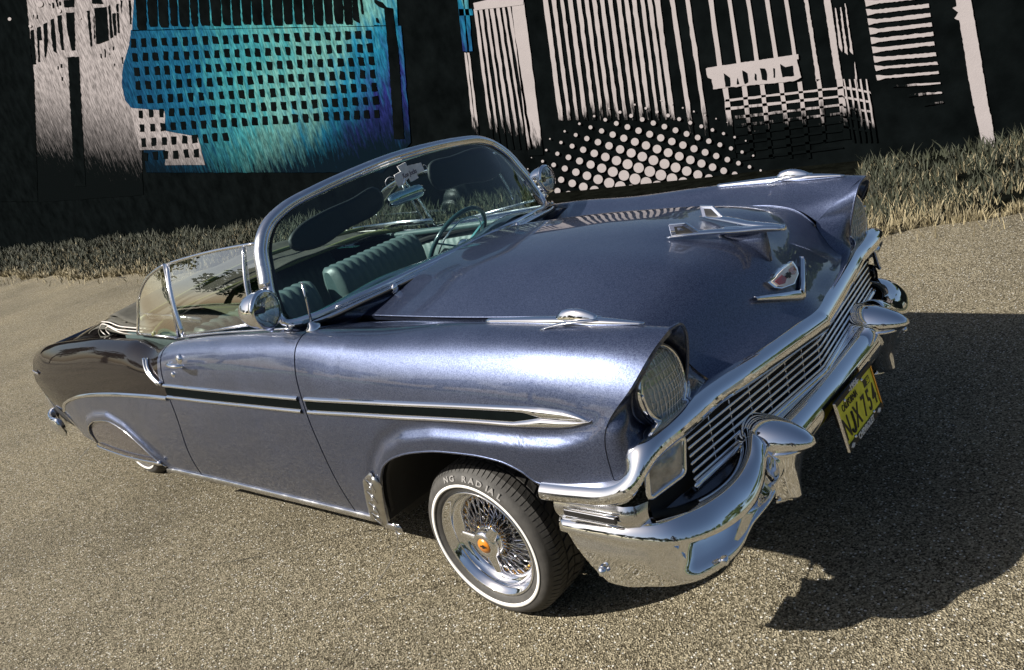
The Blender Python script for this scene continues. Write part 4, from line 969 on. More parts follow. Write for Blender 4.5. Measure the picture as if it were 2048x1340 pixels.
# ---------- wheels
def wheel(cw, s, detailed=True):
    w = empty('wheel', parent=CAR); c = w2b(cw); c = np.array(c)
    axd = w2b(np.array([0, s, 0.])); 
    # tyre: section radius .27, width .165; axis points outward
    T0 = [(.188, -.008), (.196, .004), (.205, .010), (.215, .0165), (.2262, .0175), (.2263, .0188), (.2105, .0182), ]
    prof = [(.186, -.010), (.192, .002), (.200, .008), (.2138, .0130), (.2143, .0150), (.2260, .0175), (.2265, .0155), (.238, .0145), (.250, .008), (.259, -.003), (.2635, -.012), (.2685, -.024), (.2700, -.045), (.2700, -.130), (.2685, -.146), (.259, -.165), (.238, -.183), (.20, -.180), (.186, -.165)]
    MB().lathe(prof, c, axd, 128).out('tyre', RUBBER, w, auto=45)
    MB().lathe([(.2140, .0140), (.2155, .0175), (.2180, .0188), (.2250, .0190), (.2262, .0165)], c, axd, 128).out('whitewall', WHITEW, w)
    e1 = np.array([1., 0, 0]); e1 = w2b(e1); e2 = np.cross(axd, e1)
    def cyl(r, a, h): return c+r*(math.cos(a)*e1+math.sin(a)*e2)+axd*h
    # tread blocks
    m = MB()
    def blk(a0, a1, h0, h1, r0, r1, sk=0):
        v = [cyl(r, a+sk*(h == h1), h) for r in (r0, r1) for h in (h0, h1) for a in (a0, a1)]
        m.add(v, [(0, 1, 3, 2), (4, 6, 7, 5), (0, 4, 5, 1), (2, 3, 7, 6), (0, 2, 6, 4), (1, 5, 7, 3)])
    N = 84 if detailed else 60
    for i in range(N):
        a = 2*math.pi*i/N; d = 2*math.pi/N*.80
        m.add([cyl(.2600, a, -.0035), cyl(.2600, a+d, -.0035), cyl(.2660, a, -.012), cyl(.2660, a+d, -.012), cyl(.2745, a, -.026), cyl(.2745, a+d, -.026), cyl(.2755, a+.02, -.056), cyl(.2755, a+d+.02, -.056), cyl(.262, a, -.056), cyl(.262, a+d, -.056)], [(0, 1, 3, 2), (2, 3, 5, 4), (4, 5, 7, 6), (6, 7, 9, 8), (0, 2, 4, 6, 8), (1, 9, 7, 5, 3)])
        if i % 2 == 0:
            blk(a, a+d*1.9, -.066, -.092, .262, .2755, .04); blk(a+.02, a+d*1.9+.02, -.100, -.128, .262, .2755, -.04)
        blk(a, a+d, -.136, -.160, .258, .272)
    o = m.out('tread_block', RUBBER, w, smooth=False, recalc=True); o['kind'] = 'stuff'
    # deep dish rim
    MB().lathe([(.184, -.012), (.1905, -.004), (.1925, .004), (.189, .008), (.184, .004), (.180, -.004), (.174, -.008), (.170, -.020), (.166, -.030), (.158, -.036), (.150, -.040), (.147, -.075), (.145, -.120), (.160, -.135)], c, axd, 96).out('rim', CHROME, w)
    MB().lathe([(.147, -.062), (.138, -.058), (.133, -.066), (.140, -.078)], c, axd, 80).out('rim_ring', CHROME, w)
    MB().lathe([(.165, -.155), (.0001, -.155)], c, axd, 40).out('brake_drum', BLACK, w)
    if not detailed: 
        MB().lathe([(.150, -.1), (.05, -.06), (.0001, -.03)], c, axd, 40).out('wheel_centre', CHROME, w); return
    # spokes
    def spoke_mesh():
        m = MB(); m.tube([(0, 0, 0), (0, 0, 1)], .0023, 6); return m
    sm = None
    for k, (rh, hh, rr_, hr, n, tw) in enumerate(((.050, -.020, .1465, -.066, 28, .34), (.050, -.020, .1465, -.056, 28, -.34), (.052, -.075, .146, -.110, 24, .5))):
        for i in range(n):
            a = 2*math.pi*(i+.5*(k == 1))/n; p = cyl(rh, a, hh); q = cyl(rr_, a+tw*.75, hr); L = float(np.linalg.norm(q-p))
            if sm is None:
                mm = MB().tube([(0, 0, 0), (0, 0, .86), (0, 0, .87), (0, 0, 1)], [.0023, .0023, .0042, .0042], 6); so_ = mm.out('spoke', CHROME, w); sm = so_.data; o = so_
            else: o = bpy.data.objects.new('spoke', sm); COL.objects.link(o); o.parent = w
            d = Vector(q-p); o.matrix_local = Matrix.Translation(Vector(p)) @ d.to_track_quat('Z', 'Y').to_matrix().to_4x4() @ Matrix.Diagonal((1, 1, L, 1))
    # gold nipples at the hub and rim
    m = MB()
    for i in range(48):
        a = 2*math.pi*i/48; m.tube([cyl(.048, a, -.024), cyl(.056, a, -.028)], .0034, 6)
        m.tube([cyl(.146, a, -.062), cyl(.139, a, -.058)], .0036, 6)
    m.out('spoke_nipple', GOLDM, w)
    MB().lathe([(.056, -.10), (.054, -.030), (.048, -.012), (.044, -.008), (.040, .004), (.036, .010)], c, axd, 48).out('hub', CHROME, w)
    # knock-off spinner: ring, three bladed wings, orange chip with a small cross-bar mark
    kn = empty('knock_off', parent=w)
    MB().lathe([(.050, -.006), (.052, .004), (.046, .012), (.041, .016), (.032, .018), (.024, .013)], c, axd, 48).out('spinner_ring', CHROME, kn)
    for j, a in enumerate((math.radians(168), math.radians(288), math.radians(48))):
        u = math.cos(a)*e1+math.sin(a)*e2; v_ = -math.sin(a)*e1+math.cos(a)*e2; secs = []
        for t in np.linspace(0, 1, 12):
            r = .038+.060*t; wd = .021*(1-.45*t)+.002; th = .009*(1-.6*t)+.002; secs.append([c+u*r+v_*wd*math.cos(b)+axd*(.004+.004*t+th*math.sin(b)) for b in np.linspace(0, 2*math.pi, 16, endpoint=False)])
        MB().loftsec(secs).out('spinner_wing', CHROME, kn)
    MB().lathe([(.0255, .012), (.0250, .0165), (.0001, .0175)], c, axd, 40).out('chip_emblem', ORG, kn)
    m = MB()
    pts = [(-.018, -.004), (-.006, -.004), (-.004, -.009), (.008, -.009), (.006, -.004), (.018, -.004), (.016, .004), (.006, .004), (.004, .009), (-.008, .009), (-.006, .004), (-.016, .004)]
    pts = [(a_*.8, b_*.8) for a_, b_ in pts]; n_ = len(pts); m.add([c+axd*.0190]+[c+e1*(-u_*s*-1)+np.array([0, 0, 1.])*v_+axd*.0190 for u_, v_ in pts], [(0, 1+i, 1+(i+1) % n_) for i in range(n_)]); m.out('chip_mark', BLK, kn, smooth=False)
    # raised sidewall letters
    if s < 0:
        arc_text('NG RADIAL', c, axd, e1, e2, w)
def arc_text(txt, c, axd, e1, e2, w):
    # e1 forward(+x). viewed from outside (from -y) forward is to the right: letters run clockwise over the top
    r = .2445; a = math.radians(112); 
    up = np.array([0, 0, 1.])
    for ch in txt:
        if ch == ' ': a -= math.radians(6); continue
        me = text_mesh(ch, .026, 1.25, .0008, .0008); o = link('sidewall_letter', me, LETTER, w, smooth=False)
        rad = math.cos(a)*e1+math.sin(a)*w2b(up); tan = math.sin(a)*e1-math.cos(a)*w2b(up)
        tilt = (rad*.93-axd*.36); tilt /= np.linalg.norm(tilt); nn = np.cross(tan, tilt); p = c+rad*r+axd*.0128
        o.matrix_local = Matrix(((tan[0], tilt[0], nn[0], p[0]), (tan[1], tilt[1], nn[1], p[1]), (tan[2], tilt[2], nn[2], p[2]), (0, 0, 0, 1)))
        a -= math.radians({'I': 4.2}.get(ch, 7.4))
wheel((-.044, -.862, .272), -1); wheel((-.044, .862, .272), 1, False)
wheel((-2.87, -.765, .262), -1, False); wheel((-2.921, .845, .272), 1, False)
# ================================================================== SETTING
m, n, l, b = nmat('asphalt')
tc = n.new('ShaderNodeTexCoord')
v1 = n.new('ShaderNodeTexVoronoi'); v1.inputs['Scale'].default_value = 190; l.new(tc.outputs['Object'], v1.inputs[0])
v2 = n.new('ShaderNodeTexVoronoi'); v2.inputs['Scale'].default_value = 84; v2.feature = 'F1'; l.new(tc.outputs['Object'], v2.inputs[0])
nz = noise(n, l, .55, 9, .62); nf = noise(n, l, 90, 4, .7)
base = ramp(n, l, v1.outputs['Color'], [(.12, (.035, .029, .017)), (.5, (.180, .158, .110)), (.88, (.38, .34, .25))])
lg = ramp(n, l, nz.outputs[0], [(.28, (.60, .59, .57)), (.5, (1, .98, .95)), (.72, (1.2, 1.16, 1.08))])
mx = n.new('ShaderNodeMixRGB'); mx.blend_type = 'MULTIPLY'; mx.inputs[0].default_value = 1; l.new(base.outputs[0], mx.inputs[1]); l.new(lg.outputs[0], mx.inputs[2])
rc = n.new('ShaderNodeSeparateColor'); l.new(v2.outputs['Color'], rc.inputs[0])
g1 = n.new('ShaderNodeMath'); g1.operation = 'GREATER_THAN'; g1.inputs[1].default_value = .77; l.new(rc.outputs[0], g1.inputs[0])
g2 = n.new('ShaderNodeMath'); g2.operation = 'LESS_THAN'; g2.inputs[1].default_value = .30; l.new(v2.outputs['Distance'], g2.inputs[0])
g3 = n.new('ShaderNodeMath'); g3.operation = 'MULTIPLY'; l.new(g1.outputs[0], g3.inputs[0]); l.new(g2.outputs[0], g3.inputs[1])
mx2 = n.new('ShaderNodeMixRGB'); mx2.inputs[2].default_value = (.60, .58, .52, 1); l.new(g3.outputs[0], mx2.inputs[0]); l.new(mx.outputs[0], mx2.inputs[1])
l.new(mx2.outputs[0], b.inputs['Base Color']); b.inputs['Roughness'].default_value = .85; b.inputs['Specular IOR Level'].default_value = .15
add = n.new('ShaderNodeMath'); add.operation = 'ADD'; l.new(v1.outputs['Distance'], add.inputs[0]); l.new(nf.outputs[0], add.inputs[1])
bump(n, l, add.outputs[0], 1.0, .007, b)
rs = ramp(n, l, g3.outputs[0], [(0, .9), (1, .25)]); l.new(rs.outputs[0], b.inputs['Roughness'])
ASPH = MATS['asphalt']
def stuff(o, kind): o['kind'] = kind; return o
g = MB(); 
xs = np.r_[-600, -200, -60, np.linspace(-30, 12, 12), 40, 200, 600]; ys = np.r_[-600, -150, -40, np.linspace(-12, 12, 9), 60, 200, 600]
g.grid([[(x, y, 0) for y in ys] for x in xs]); stuff(g.out('asphalt_ground', ASPH, smooth=False, recalc=False), 'structure')
# tar-filled crack
ck = MB()
def strip(pts, w, z=.004):
    P = cr(np.array([(*GP(*p)[:2], 0) for p in pts]), 60); L, R = [], []
    for i, p in enumerate(P):
        ww = w*(.5+RNG.random()); j = RNG.normal(0, w*.5, 2); L.append((p[0]+j[0], p[1]+j[1]-ww, z)); R.append((p[0]+j[0], p[1]+j[1]+ww, z))
    ck.grid([L, R])
strip([(0, 513), (60, 524), (130, 540), (250, 555)], .018); strip([(430, 1130), (560, 1105), (700, 1070), (760, 1060)], .0016); strip([(0, 700), (80, 660), (200, 600)], .006)
stuff(ck.out('tar_filled_crack', simple('tar', (.02, .018, .014), .6), smooth=False, recalc=False), 'structure')
# near-black soil strip in front of the wall
so_m = simple('near_black_soil', (.004, .0045, .0035), 1, bumpn=(30, .6, .02), var=.5, varscale=8); so_m.node_tree.nodes['Principled BSDF'].inputs['Specular IOR Level'].default_value = 0
m = MB(); xs = np.linspace(-60, 14, 260); G = []
def verge(x): return 3.05+.10*math.sin(x*2.1)+.06*math.sin(x*7.3+1)+.5*sst(-.6, 1.0, x)-.25*math.exp(-((x+12)/3)**2)
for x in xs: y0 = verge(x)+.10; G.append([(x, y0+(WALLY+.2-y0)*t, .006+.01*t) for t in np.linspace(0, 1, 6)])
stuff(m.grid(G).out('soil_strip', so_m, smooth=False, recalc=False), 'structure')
# grass blades; a bare soil patch lies in front of the dotted part of the wall
PA, PB = GP(1050, 560), GP(1062, 300+110); PC, PD = GP(1700, 560), GP(1722, 330)
def blades(name, N, mat, yfun, hfun, w, xr, seed, kind='stuff'):
    rg = np.random.default_rng(seed); V = []; F = []
    def inpatch(x, y):
        def side(p, q): return (q[0]-p[0])*(y-p[1])-(q[1]-p[1])*(x-p[0])
        return (side(PA, PB) < 0) & (side(PC, PD) > 0)
    # denser near the camera
    u = rg.random(N); x = xr[1]-(xr[1]-xr[0])*u**1.6
    k = 0
    y, h = yfun(rg, x), hfun(rg, x)
    cl_ = np.sin(x*3.1+y*2.3)+np.sin(x*7.7-y*5.1+1)+np.sin(x*13.3+y*17.1)*.7; h = h*(1+.28*cl_); keep = ~inpatch(x, y) & (cl_ > -1.5+.9*rg.random(N)); x, y, h = x[keep], y[keep], h[keep]; N = len(x)
    dist = np.hypot(x-CAMP[0], y-CAMP[1])
    ww = w*(.6+.8*rg.random(N))*np.clip(dist/7, .7, 4); lean = rg.normal(0, .35, (N, 2))*h[:, None]; a = rg.random(N)*math.pi
    dx, dy = np.cos(a)*ww, np.sin(a)*ww*.6+0
    P0 = np.stack([x-dx, y-dy, np.zeros(N)], 1); P1 = np.stack([x+dx, y+dy, np.zeros(N)], 1); P2 = np.stack([x+lean[:, 0]*.45+dx*.7, y+lean[:, 1]*.45+dy*.7, h*.6], 1); P3 = np.stack([x+lean[:, 0]*.45-dx*.7, y+lean[:, 1]*.45-dy*.7, h*.6], 1); P4 = np.stack([x+lean[:, 0], y+lean[:, 1], h], 1)
    V = np.stack([P0, P1, P2, P3, P4], 1).reshape(-1, 3)
    me = bpy.data.meshes.new(name); nf = N*2
    me.vertices.add(len(V)); me.vertices.foreach_set('co', V.ravel())
    i = np.arange(N)*5; quads = np.stack([i, i+1, i+2, i+3], 1); tris = np.stack([i+3, i+2, i+4], 1)
    loops = np.concatenate([quads, tris], 1).ravel(); me.loops.add(len(loops)); me.loops.foreach_set('vertex_index', loops)
    me.polygons.add(nf); st = np.empty(nf, int); st[0::2] = np.arange(N)*7; st[1::2] = np.arange(N)*7+4; me.polygons.foreach_set('loop_start', st)
    tot = np.empty(nf, int); tot[0::2] = 4; tot[1::2] = 3; me.polygons.foreach_set('loop_total', tot); me.update(calc_edges=True)
    o = link(name, me, mat, None, smooth=False); o['kind'] = kind; return o
vg = np.vectorize(verge)
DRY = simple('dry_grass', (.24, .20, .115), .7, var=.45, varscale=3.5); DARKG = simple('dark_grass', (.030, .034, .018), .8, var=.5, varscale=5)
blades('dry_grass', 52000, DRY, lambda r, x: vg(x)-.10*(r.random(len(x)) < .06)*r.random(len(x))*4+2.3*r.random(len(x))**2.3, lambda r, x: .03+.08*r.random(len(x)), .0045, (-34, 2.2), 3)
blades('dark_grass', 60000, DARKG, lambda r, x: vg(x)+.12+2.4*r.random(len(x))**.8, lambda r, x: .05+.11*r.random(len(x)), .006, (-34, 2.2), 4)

# ------------------------------------------------------------------ painted wall
def wallmat(name, col, dark=(.0025, .0034, .0036), var=.06, grad=None, sharp=5.5, comb=0):
    m, n, l, b = nmat(name)
    at = n.new('ShaderNodeAttribute'); at.attribute_name = 'wear'
    ns = noise(n, l, 1, 12, .72, mapscale=(15, 15, 3.6)); nb_ = noise(n, l, 3.5, 6, .65)
    # flaked where wear > noise
    mm = n.new('ShaderNodeMath'); mm.operation = 'SUBTRACT'; l.new(ns.outputs[0], mm.inputs[0]); l.new(at.outputs['Fac'], mm.inputs[1])
    rr = ramp(n, l, mm.outputs[0], [(.42, 0), (.56, 1)]) if False else None
    ma = n.new('ShaderNodeMath'); ma.operation = 'MULTIPLY_ADD'; ma.inputs[1].default_value = sharp; ma.inputs[2].default_value = .5; ma.use_clamp = True; l.new(mm.outputs[0], ma.inputs[0])
    base = ramp(n, l, nb_.outputs[0], [(.3, [c*(1-var) for c in col]), (.7, [min(1, c*(1+var)) for c in col])])
    src = base.outputs[0]
    def combed(src_):
        nc = noise(n, l, 1, 6, .6, mapscale=(22, 22, 7)); rc_ = ramp(n, l, nc.outputs[0], [(.36, .30), (.50, .75), (.62, 1.15)])
        mc = n.new('ShaderNodeMixRGB'); mc.blend_type = 'MULTIPLY'; mc.inputs[0].default_value = comb; l.new(src_, mc.inputs[1]); l.new(rc_.outputs[0], mc.inputs[2]); return mc.outputs[0]
    if grad:
        tc = n.new('ShaderNodeAttribute'); tc.attribute_name = 'tint'
        nb2 = noise(n, l, 1, 5, .6, mapscale=(9, 9, 2.5)); ad = n.new('ShaderNodeMath'); ad.operation = 'MULTIPLY_ADD'; ad.inputs[1].default_value = .55; ad.inputs[2].default_value = -.27; l.new(nb2.outputs[0], ad.inputs[0])
        a2 = n.new('ShaderNodeMath'); a2.operation = 'ADD'; l.new(ad.outputs[0], a2.inputs[0]); l.new(tc.outputs['Fac'], a2.inputs[1])
        src = ramp(n, l, a2.outputs[0], grad).outputs[0]
    src = combed(src) if comb else src
    mx = n.new('ShaderNodeMixRGB'); l.new(ma.outputs[0], mx.inputs[0]); mx.inputs[1].default_value = (*dark, 1); l.new(src, mx.inputs[2])
    l.new(mx.outputs[0], b.inputs['Base Color']); b.inputs['Roughness'].default_value = .9; b.inputs['Specular IOR Level'].default_value = .0
    nv = noise(n, l, 60, 5); bump(n, l, nv.outputs[0], .15, .01, b)
    return m
WBLACK = simple('matt_black_wall_paint', (.0025, .0034, .0036), 1, var=.4, varscale=4, bumpn=(40, .2, .01)); WBLACK.node_tree.nodes['Principled BSDF'].inputs['Specular IOR Level'].default_value = .0
WGREY = wallmat('pale_grey_wall_paint', (.29, .262, .262))
WGREY2 = wallmat('pale_grey_combed_render', (.27, .245, .245), sharp=1.7, comb=.85)
WBLUE = wallmat('blue_teal_wall_paint', (.1, .3, .4), (.0025, .006, .010), sharp=1.9, comb=.8, grad=[(0, (.006, .030, .075)), (.3, (.009, .075, .14)), (.48, (.035, .19, .21)), (.62, (.10, .25, .23)), (.78, (.010, .12, .20)), (1, (.014, .018, .10))])
WALL = empty('mural_wall', 'tall black wall painted with pale bars, a blue block of dark squares and halftone dots', 'wall')
WALL.location = (0, 0, 0)
top = [(-75, 6.6), (-22, 6.6), (-18, 5.7), (-13.5, 4.45), (-10, 3.75), (-7, 3.05), (-4.8, 2.55), (-2.4, 1.98), (-.9, 1.62), (.6, 1.34), (1.9, 1.30)]
n_ = len(top); V = [(x, WALLY+.01+d, z) for d in (0, .34) for x, z in top]+[(x, WALLY+.01+d, -.1) for d in (0, .34) for x, z in top]
F = [(i, i+1, 2*n_+i+1, 2*n_+i) for i in range(n_-1)]+[(n_+i+1, n_+i, 3*n_+i, 3*n_+i+1) for i in range(n_-1)]+[(i, n_+i, n_+i+1, i+1) for i in range(n_-1)]+[(n_-1, 2*n_-1, 4*n_-1, 3*n_-1), (0, 2*n_, 3*n_, n_)]
mesh('wall_body', V, F, WBLACK, WALL, False)
def wearfun(px, py):
    z0 = float(np.interp(px, [0, 80, 300, 480, 700, 950, 1050, 1200, 1500, 1700, 1900, 2048], [255, 262, 300, 330, 268, 215, 225, 196, 205, 190, 300, 330]))
    return (py-z0)
def tintfun(px, py):
    return float(np.clip(np.interp(px, [250, 330, 450, 560, 640, 700, 800], [.08, .22, .42, .56, .64, .76, 1.0])+.0011*(py-150)*np.interp(px, [300, 600, 780], [-.6, .6, 1.6]), 0, 1))
def wpoly(name, pts, mat, layer=1, sub=None, wear=True, off=0, parent=None, slope=.0062):
    "flat painted shape on the wall from its outline; quads can be subdivided so wear can vary"
    pts = [np.array(p, float) for p in pts]; d = .004*layer
    if not (len(pts) == 4 and sub) and name not in ('halftone_dot', 'paint_spot'):
        q = []
        for i in range(len(pts)):
            a, b_ = pts[i], pts[(i+1) % len(pts)]; L = np.linalg.norm(b_-a); k = max(1, min(60, int(L/5)))
            for t in np.arange(k)/k: q.append(a+(b_-a)*t+(RNG.normal(0, .38, 2)))
        pts = q
    verts = []; faces = []; wv = []; tv = []
    if len(pts) == 4 and sub:
        nu, nv = sub
        for i in range(nu+1):
            for j in range(nv+1):
                u, v = i/nu, j/nv; p = (pts[0]*(1-u)+pts[1]*u)*(1-v)+(pts[3]*(1-u)+pts[2]*u)*v; p = p+RNG.normal(0, .4, 2); verts.append(WP(*p, WALLY-d+.006)); wv.append(wearfun(*p)); tv.append(tintfun(*p))
        for i in range(nu):
            for j in range(nv): a = i*(nv+1)+j; faces.append((a, a+nv+1, a+nv+2, a+1))
    else:
        verts = [WP(*p, WALLY-d+.006) for p in pts]; faces = [tuple(range(len(pts)))]; wv = [wearfun(*p) for p in pts]; tv = [tintfun(*p) for p in pts]
    o = mesh(name, verts, faces, mat, parent or WALL, False)
    w = np.array(wv)*slope+.30+off
    if not wear: w = np.full(len(w), -.6)
    at = o.data.attributes.new('wear', 'FLOAT', 'POINT'); at.data.foreach_set('value', w.astype(np.float32))
    at = o.data.attributes.new('tint', 'FLOAT', 'POINT'); at.data.foreach_set('value', np.array(tv, np.float32))
    return o
# the big pale render field at the far left and the blue block
wpoly('render_field', [(50, -14), (272, -14), (286, 390), (74, 405)], WGREY2, 1, (20, 40), off=.33, slope=.0040)
wpoly('blue_block', [(262, 60), (748, 52), (765, 345), (292, 345)], WBLUE, 2, (40, 30), off=.30, slope=.0046)
wpoly('blue_block', [(268, -14), (792, -14), (796, 52), (264, 62)], WBLUE, 2, (20, 4), off=-.2)
wpoly('blue_block', [(748, 50), (802, 52), (822, 285), (765, 345)], WBLUE, 2, (4, 24), off=.28, slope=.0046)
bul = [(262, 60), (258, 90), (246, 130), (243, 165), (250, 200), (262, 215), (285, 225), (290, 130)]
wpoly('blue_block', bul, WBLUE, 1.5, off=-.1)
wpoly('grey_patch', [(262, 216), (330, 222), (330, 300), (278, 300)], WGREY2, 3, (4, 6), off=.12); wpoly('grey_patch', [(330, 262), (395, 272), (410, 330), (330, 330)], WGREY2, 3, (4, 6), off=.1)
# black slats over the top of the blue block
k = 0
xs_ = [268, 292, 313, 335, 354, 377, 394, 418, 440, 459, 480, 500, 522, 541, 563, 583, 604, 624, 644, 664, 684, 703]
for i in range(len(xs_)-1):
    x0, x1 = xs_[i], xs_[i+1]; g_ = 1.2+1.0*((i*7) % 3 == 0); yb = 55-.003*(x0-268)*6+random.uniform(-2, 1.5)
    if i == 0: yb = 60
    wpoly('black_slat', [(x0+g_, -14), (x1-g_+.6, -14), (x1+3-g_, yb-7), (x1+1, yb), (x0+9, yb+.5), (x0+4+g_, yb-7)], WBLACK, 4)
wpoly('black_slat', [(704, -14), (712, -14), (719, 47), (706, 40)], WBLACK, 4); wpoly('black_slat', [(718, -14), (722, -14), (727, 28), (723, 28)], WBLACK, 4)
wpoly('drain_pipe_silhouette', [(748, -2), (764, 4), (772, 14), (785, 16), (797, 110), (808, 278), (788, 278), (776, 100), (768, 18), (756, 12), (748, 4)], WBLACK, 4)
wpoly('small_mark', [(751, 36), (755, 36), (758, 46), (753, 46)], WBLACK, 4)
# dark squares
sq = 0
for r in range(9):
    for c in range(24):
        x = 267+20.4*c+2.9*r-.0*c; y = 86-.74*c+r*(28.4-.09*c)
        if r >= 7 and c > 8: continue
        if r >= 8 and c > 5: continue
        w, h = 5.0, 8.3
        j = lambda a: random.uniform(-a, a)
        t = j(1.0)
        wpoly('painted_square', [(x-w+j(1.1)-.8, y-h+j(1.2)), (x+w+j(1.1)-.8, y-h+j(1.2)), (x+w+j(1.4)+.8, y+h+j(1.3)), (x-w+j(1.4)+1.0, y+h+j(1.3))], WBLACK, 4); sq += 1
# far left: black post and letter-like bars
wpoly('black_post', [(135, 114), (157, 113), (171, 372), (149, 372)], WBLACK, 3)
c5 = lambda P: [(40+x/3.72, y/3.72) for x, y in P]
for P in ([(-40, -60), (40, -60), (105, 600), (132, 1500), (-150, 1500), (-150, 0)],
          [(78, 225), (100, 220), (118, 478), (92, 480), (78, 380)], [(122, 205), (150, 198), (160, 300), (140, 300), (148, 460), (136, 462)], [(172, 180), (200, 168), (205, 300), (192, 430), (182, 420)], [(226, 150), (250, 138), (262, 260), (272, 395), (250, 380), (232, 280)],
          [(276, 120), (308, 112), (312, 200), (325, 372), (308, 370), (284, 200)], [(342, 96), (402, 90), (408, 372), (382, 375), (350, 220)], [(495, 80), (515, 78), (536, 345), (526, 345)], [(552, 60), (642, 52), (660, 300), (568, 330)], [(655, 42), (668, 45), (690, 275), (672, 285)], [(684, 100), (708, 98), (716, 262), (700, 265)], [(718, 90), (732, 96), (740, 248), (728, 245)],
          [(322, 0), (402, -10), (402, 52), (330, 55)], [(265, -10), (275, -10), (282, 50), (272, 52)], [(210, 25), (222, 25), (226, 45)], [(240, 20), (250, 20), (253, 60), (243, 60)], [(290, 10), (300, 10), (305, 38), (294, 38)], [(538, -10), (600, -10), (616, 30), (535, 28)], [(545, 120), (550, 120), (556, 290), (550, 290)], [(716, 30), (730, 28), (728, 90), (718, 90)], [(745, 0), (758, 5), (755, 100), (748, 60)], [(806, 0), (822, 0), (828, 180), (818, 180)],
          [(278, 490), (286, 490), (286, 515), (278, 515)], [(302, 475), (310, 475), (312, 505), (304, 505)], [(308, 570), (318, 572), (318, 602), (310, 600)], [(122, 108), (130, 108), (130, 140), (124, 138)], [(96, 112), (101, 112), (101, 145), (97, 145)], [(598, 400), (606, 400), (608, 435), (601, 432)], [(628, 368), (634, 368), (636, 425), (630, 425)], [(664, 355), (668, 355), (670, 408), (665, 408)], [(690, 345), (696, 345), (698, 372), (692, 372)], [(755, 425), (762, 425), (766, 475), (759, 472)], [(698, 470), (704, 472), (706, 502), (700, 500)]):
    wpoly('black_bar', c5(P), WBLACK, 3)
# right half: pale bars
c7 = lambda P: [(900+x/3.413, y/3.413) for x, y in P]
for (x0, x1, col) in ((48, 72, 1), (92, 108, 1)):
    wpoly('painted_bar', c7([(x0, -40), (x1+12, -40), (x1+46, 350), (x0+40, 350)]), WBLUE, 2, (1, 10), off=-.5)
wpoly('painted_bar', c7([(60, 60), (150, 60), (160, 105), (66, 105)]), WBLUE, 2, (2, 2), off=-.5)
A_top = [(160, 185), (197, 220), (235, 258), (270, 298), (312, 338), (352, 372), (388, 412)]
for i, (a, b_) in enumerate(A_top):
    wpoly('painted_bar', c7([(a, 62-5*i), (b_-2, 60-5*i), (b_+120+6*i, 1020), (a+128+6*i, 1020)]), WGREY, 2, (2, 20), off=.04)
wpoly('painted_bar', c7([(160, 20), (500, -60), (500, 30), (165, 70)]), WGREY, 3, (4, 1), wear=False)
for a in (98, 120): wpoly('painted_bar', c7([(a, 360), (a+14, 360), (a+80, 930), (a+62, 930)]), WGREY, 2, (1, 12))
wpoly('painted_bar', c7([(412, -40), (498, -40), (638, 1060), (536, 1060)]), WGREY, 2, (3, 24), off=-.12)
B_top = [(635, 668), (695, 722), (752, 775), (805, 835), (865, 892), (920, 945), (970, 998), (1025, 1052), (1080, 1108), (1137, 1165), (1190, 1218), (1242, 1272), (1300, 1325), (1350, 1378), (1396, 1432)]
for i, (a, b_) in enumerate(B_top):
    wpoly('painted_bar', c7([(a-6, -40), (b_-5, -40), (b_+104, 820), (a+108, 820)]), WGREY, 2, (2, 20), off=.06)
for a, b_ in ((1500, 1532), (1606, 1636)):
    wpoly('painted_bar', c7([(a-6, -40), (b_-6, -40), (b_+142, 980), (a+146, 980)]), WGREY, 2, (2, 22), off=-.03)
c8 = lambda P: [(1400+x/3.16, y/3.16) for x, y in P]
for i, (a, b_) in enumerate(((50, 80), (172, 197), (288, 313), (408, 434), (528, 552))):
    wpoly('painted_bar', c8([(a-4, -40), (b_-3, -40), (b_+60, 420-13*i), (a+60, 420-13*i)]), WGREY, 2, (1, 4), wear=False)
    wpoly('painted_bar', c8([(a+88, 520), (b_+92, 515), (b_+150, 1000), (a+150, 1000)]), WGREY, 2, (2, 12), off=.0)
wpoly('painted_bar', c8([(652, -40), (676, -40), (735, 340), (762, 500), (735, 520), (712, 340)]), WGREY, 2, wear=False); wpoly('painted_bar', c8([(735, 500), (765, 500), (800, 900), (780, 900)]), WGREY, 2, (1, 8))
wpoly('painted_bar', c8([(775, -40), (818, -40), (898, 500), (858, 500)]), WGREY, 2, wear=False); wpoly('painted_bar', c8([(862, 500), (900, 500), (950, 880), (905, 880)]), WGREY, 2, (2, 8))
wpoly('painted_beam', c8([(35, 430), (622, 342), (622, 372), (610, 375), (640, 490), (600, 512), (85, 562), (72, 500), (48, 490)]), WGREY, 3, wear=False)
for P in ([(150, 462), (188, 490), (190, 545), (160, 548), (152, 500)], [(235, 490), (246, 530), (232, 532)], [(265, 442), (300, 462), (304, 520), (282, 530), (270, 480)], [(345, 460), (356, 470), (358, 508), (346, 508)], [(378, 430), (410, 432), (422, 470), (420, 510), (392, 505)], [(462, 430), (470, 432), (472, 490), (464, 492)], [(505, 405), (540, 425), (585, 415), (592, 478), (520, 488)]):
    wpoly('black_notch', c8(P), WBLACK, 4)
for r in range(8):
    y0 = 560+58*r*.93
    wpoly('painted_rail', c8([(160+60*(r > 1), y0+68-(2 if r else 0)), (900, y0-14), (905, y0), (160+60*(r > 1), y0+84)]), WGREY, 3 if False else 2, (16, 1), off=.02+.03*(r > 1))
for a in (905, 940, 975, 1010, 1045): wpoly('painted_bar', c8([(a, 500), (a+9, 500), (a+75, 900), (a+60, 900)]), WGREY, 3, (1, 9), off=.05)
for r in range(5): wpoly('painted_rail', c8([(905, 545+62*r), (1075, 575+62*r), (1080, 590+62*r), (908, 560+62*r)]), WGREY, 2, (5, 1), off=.1)
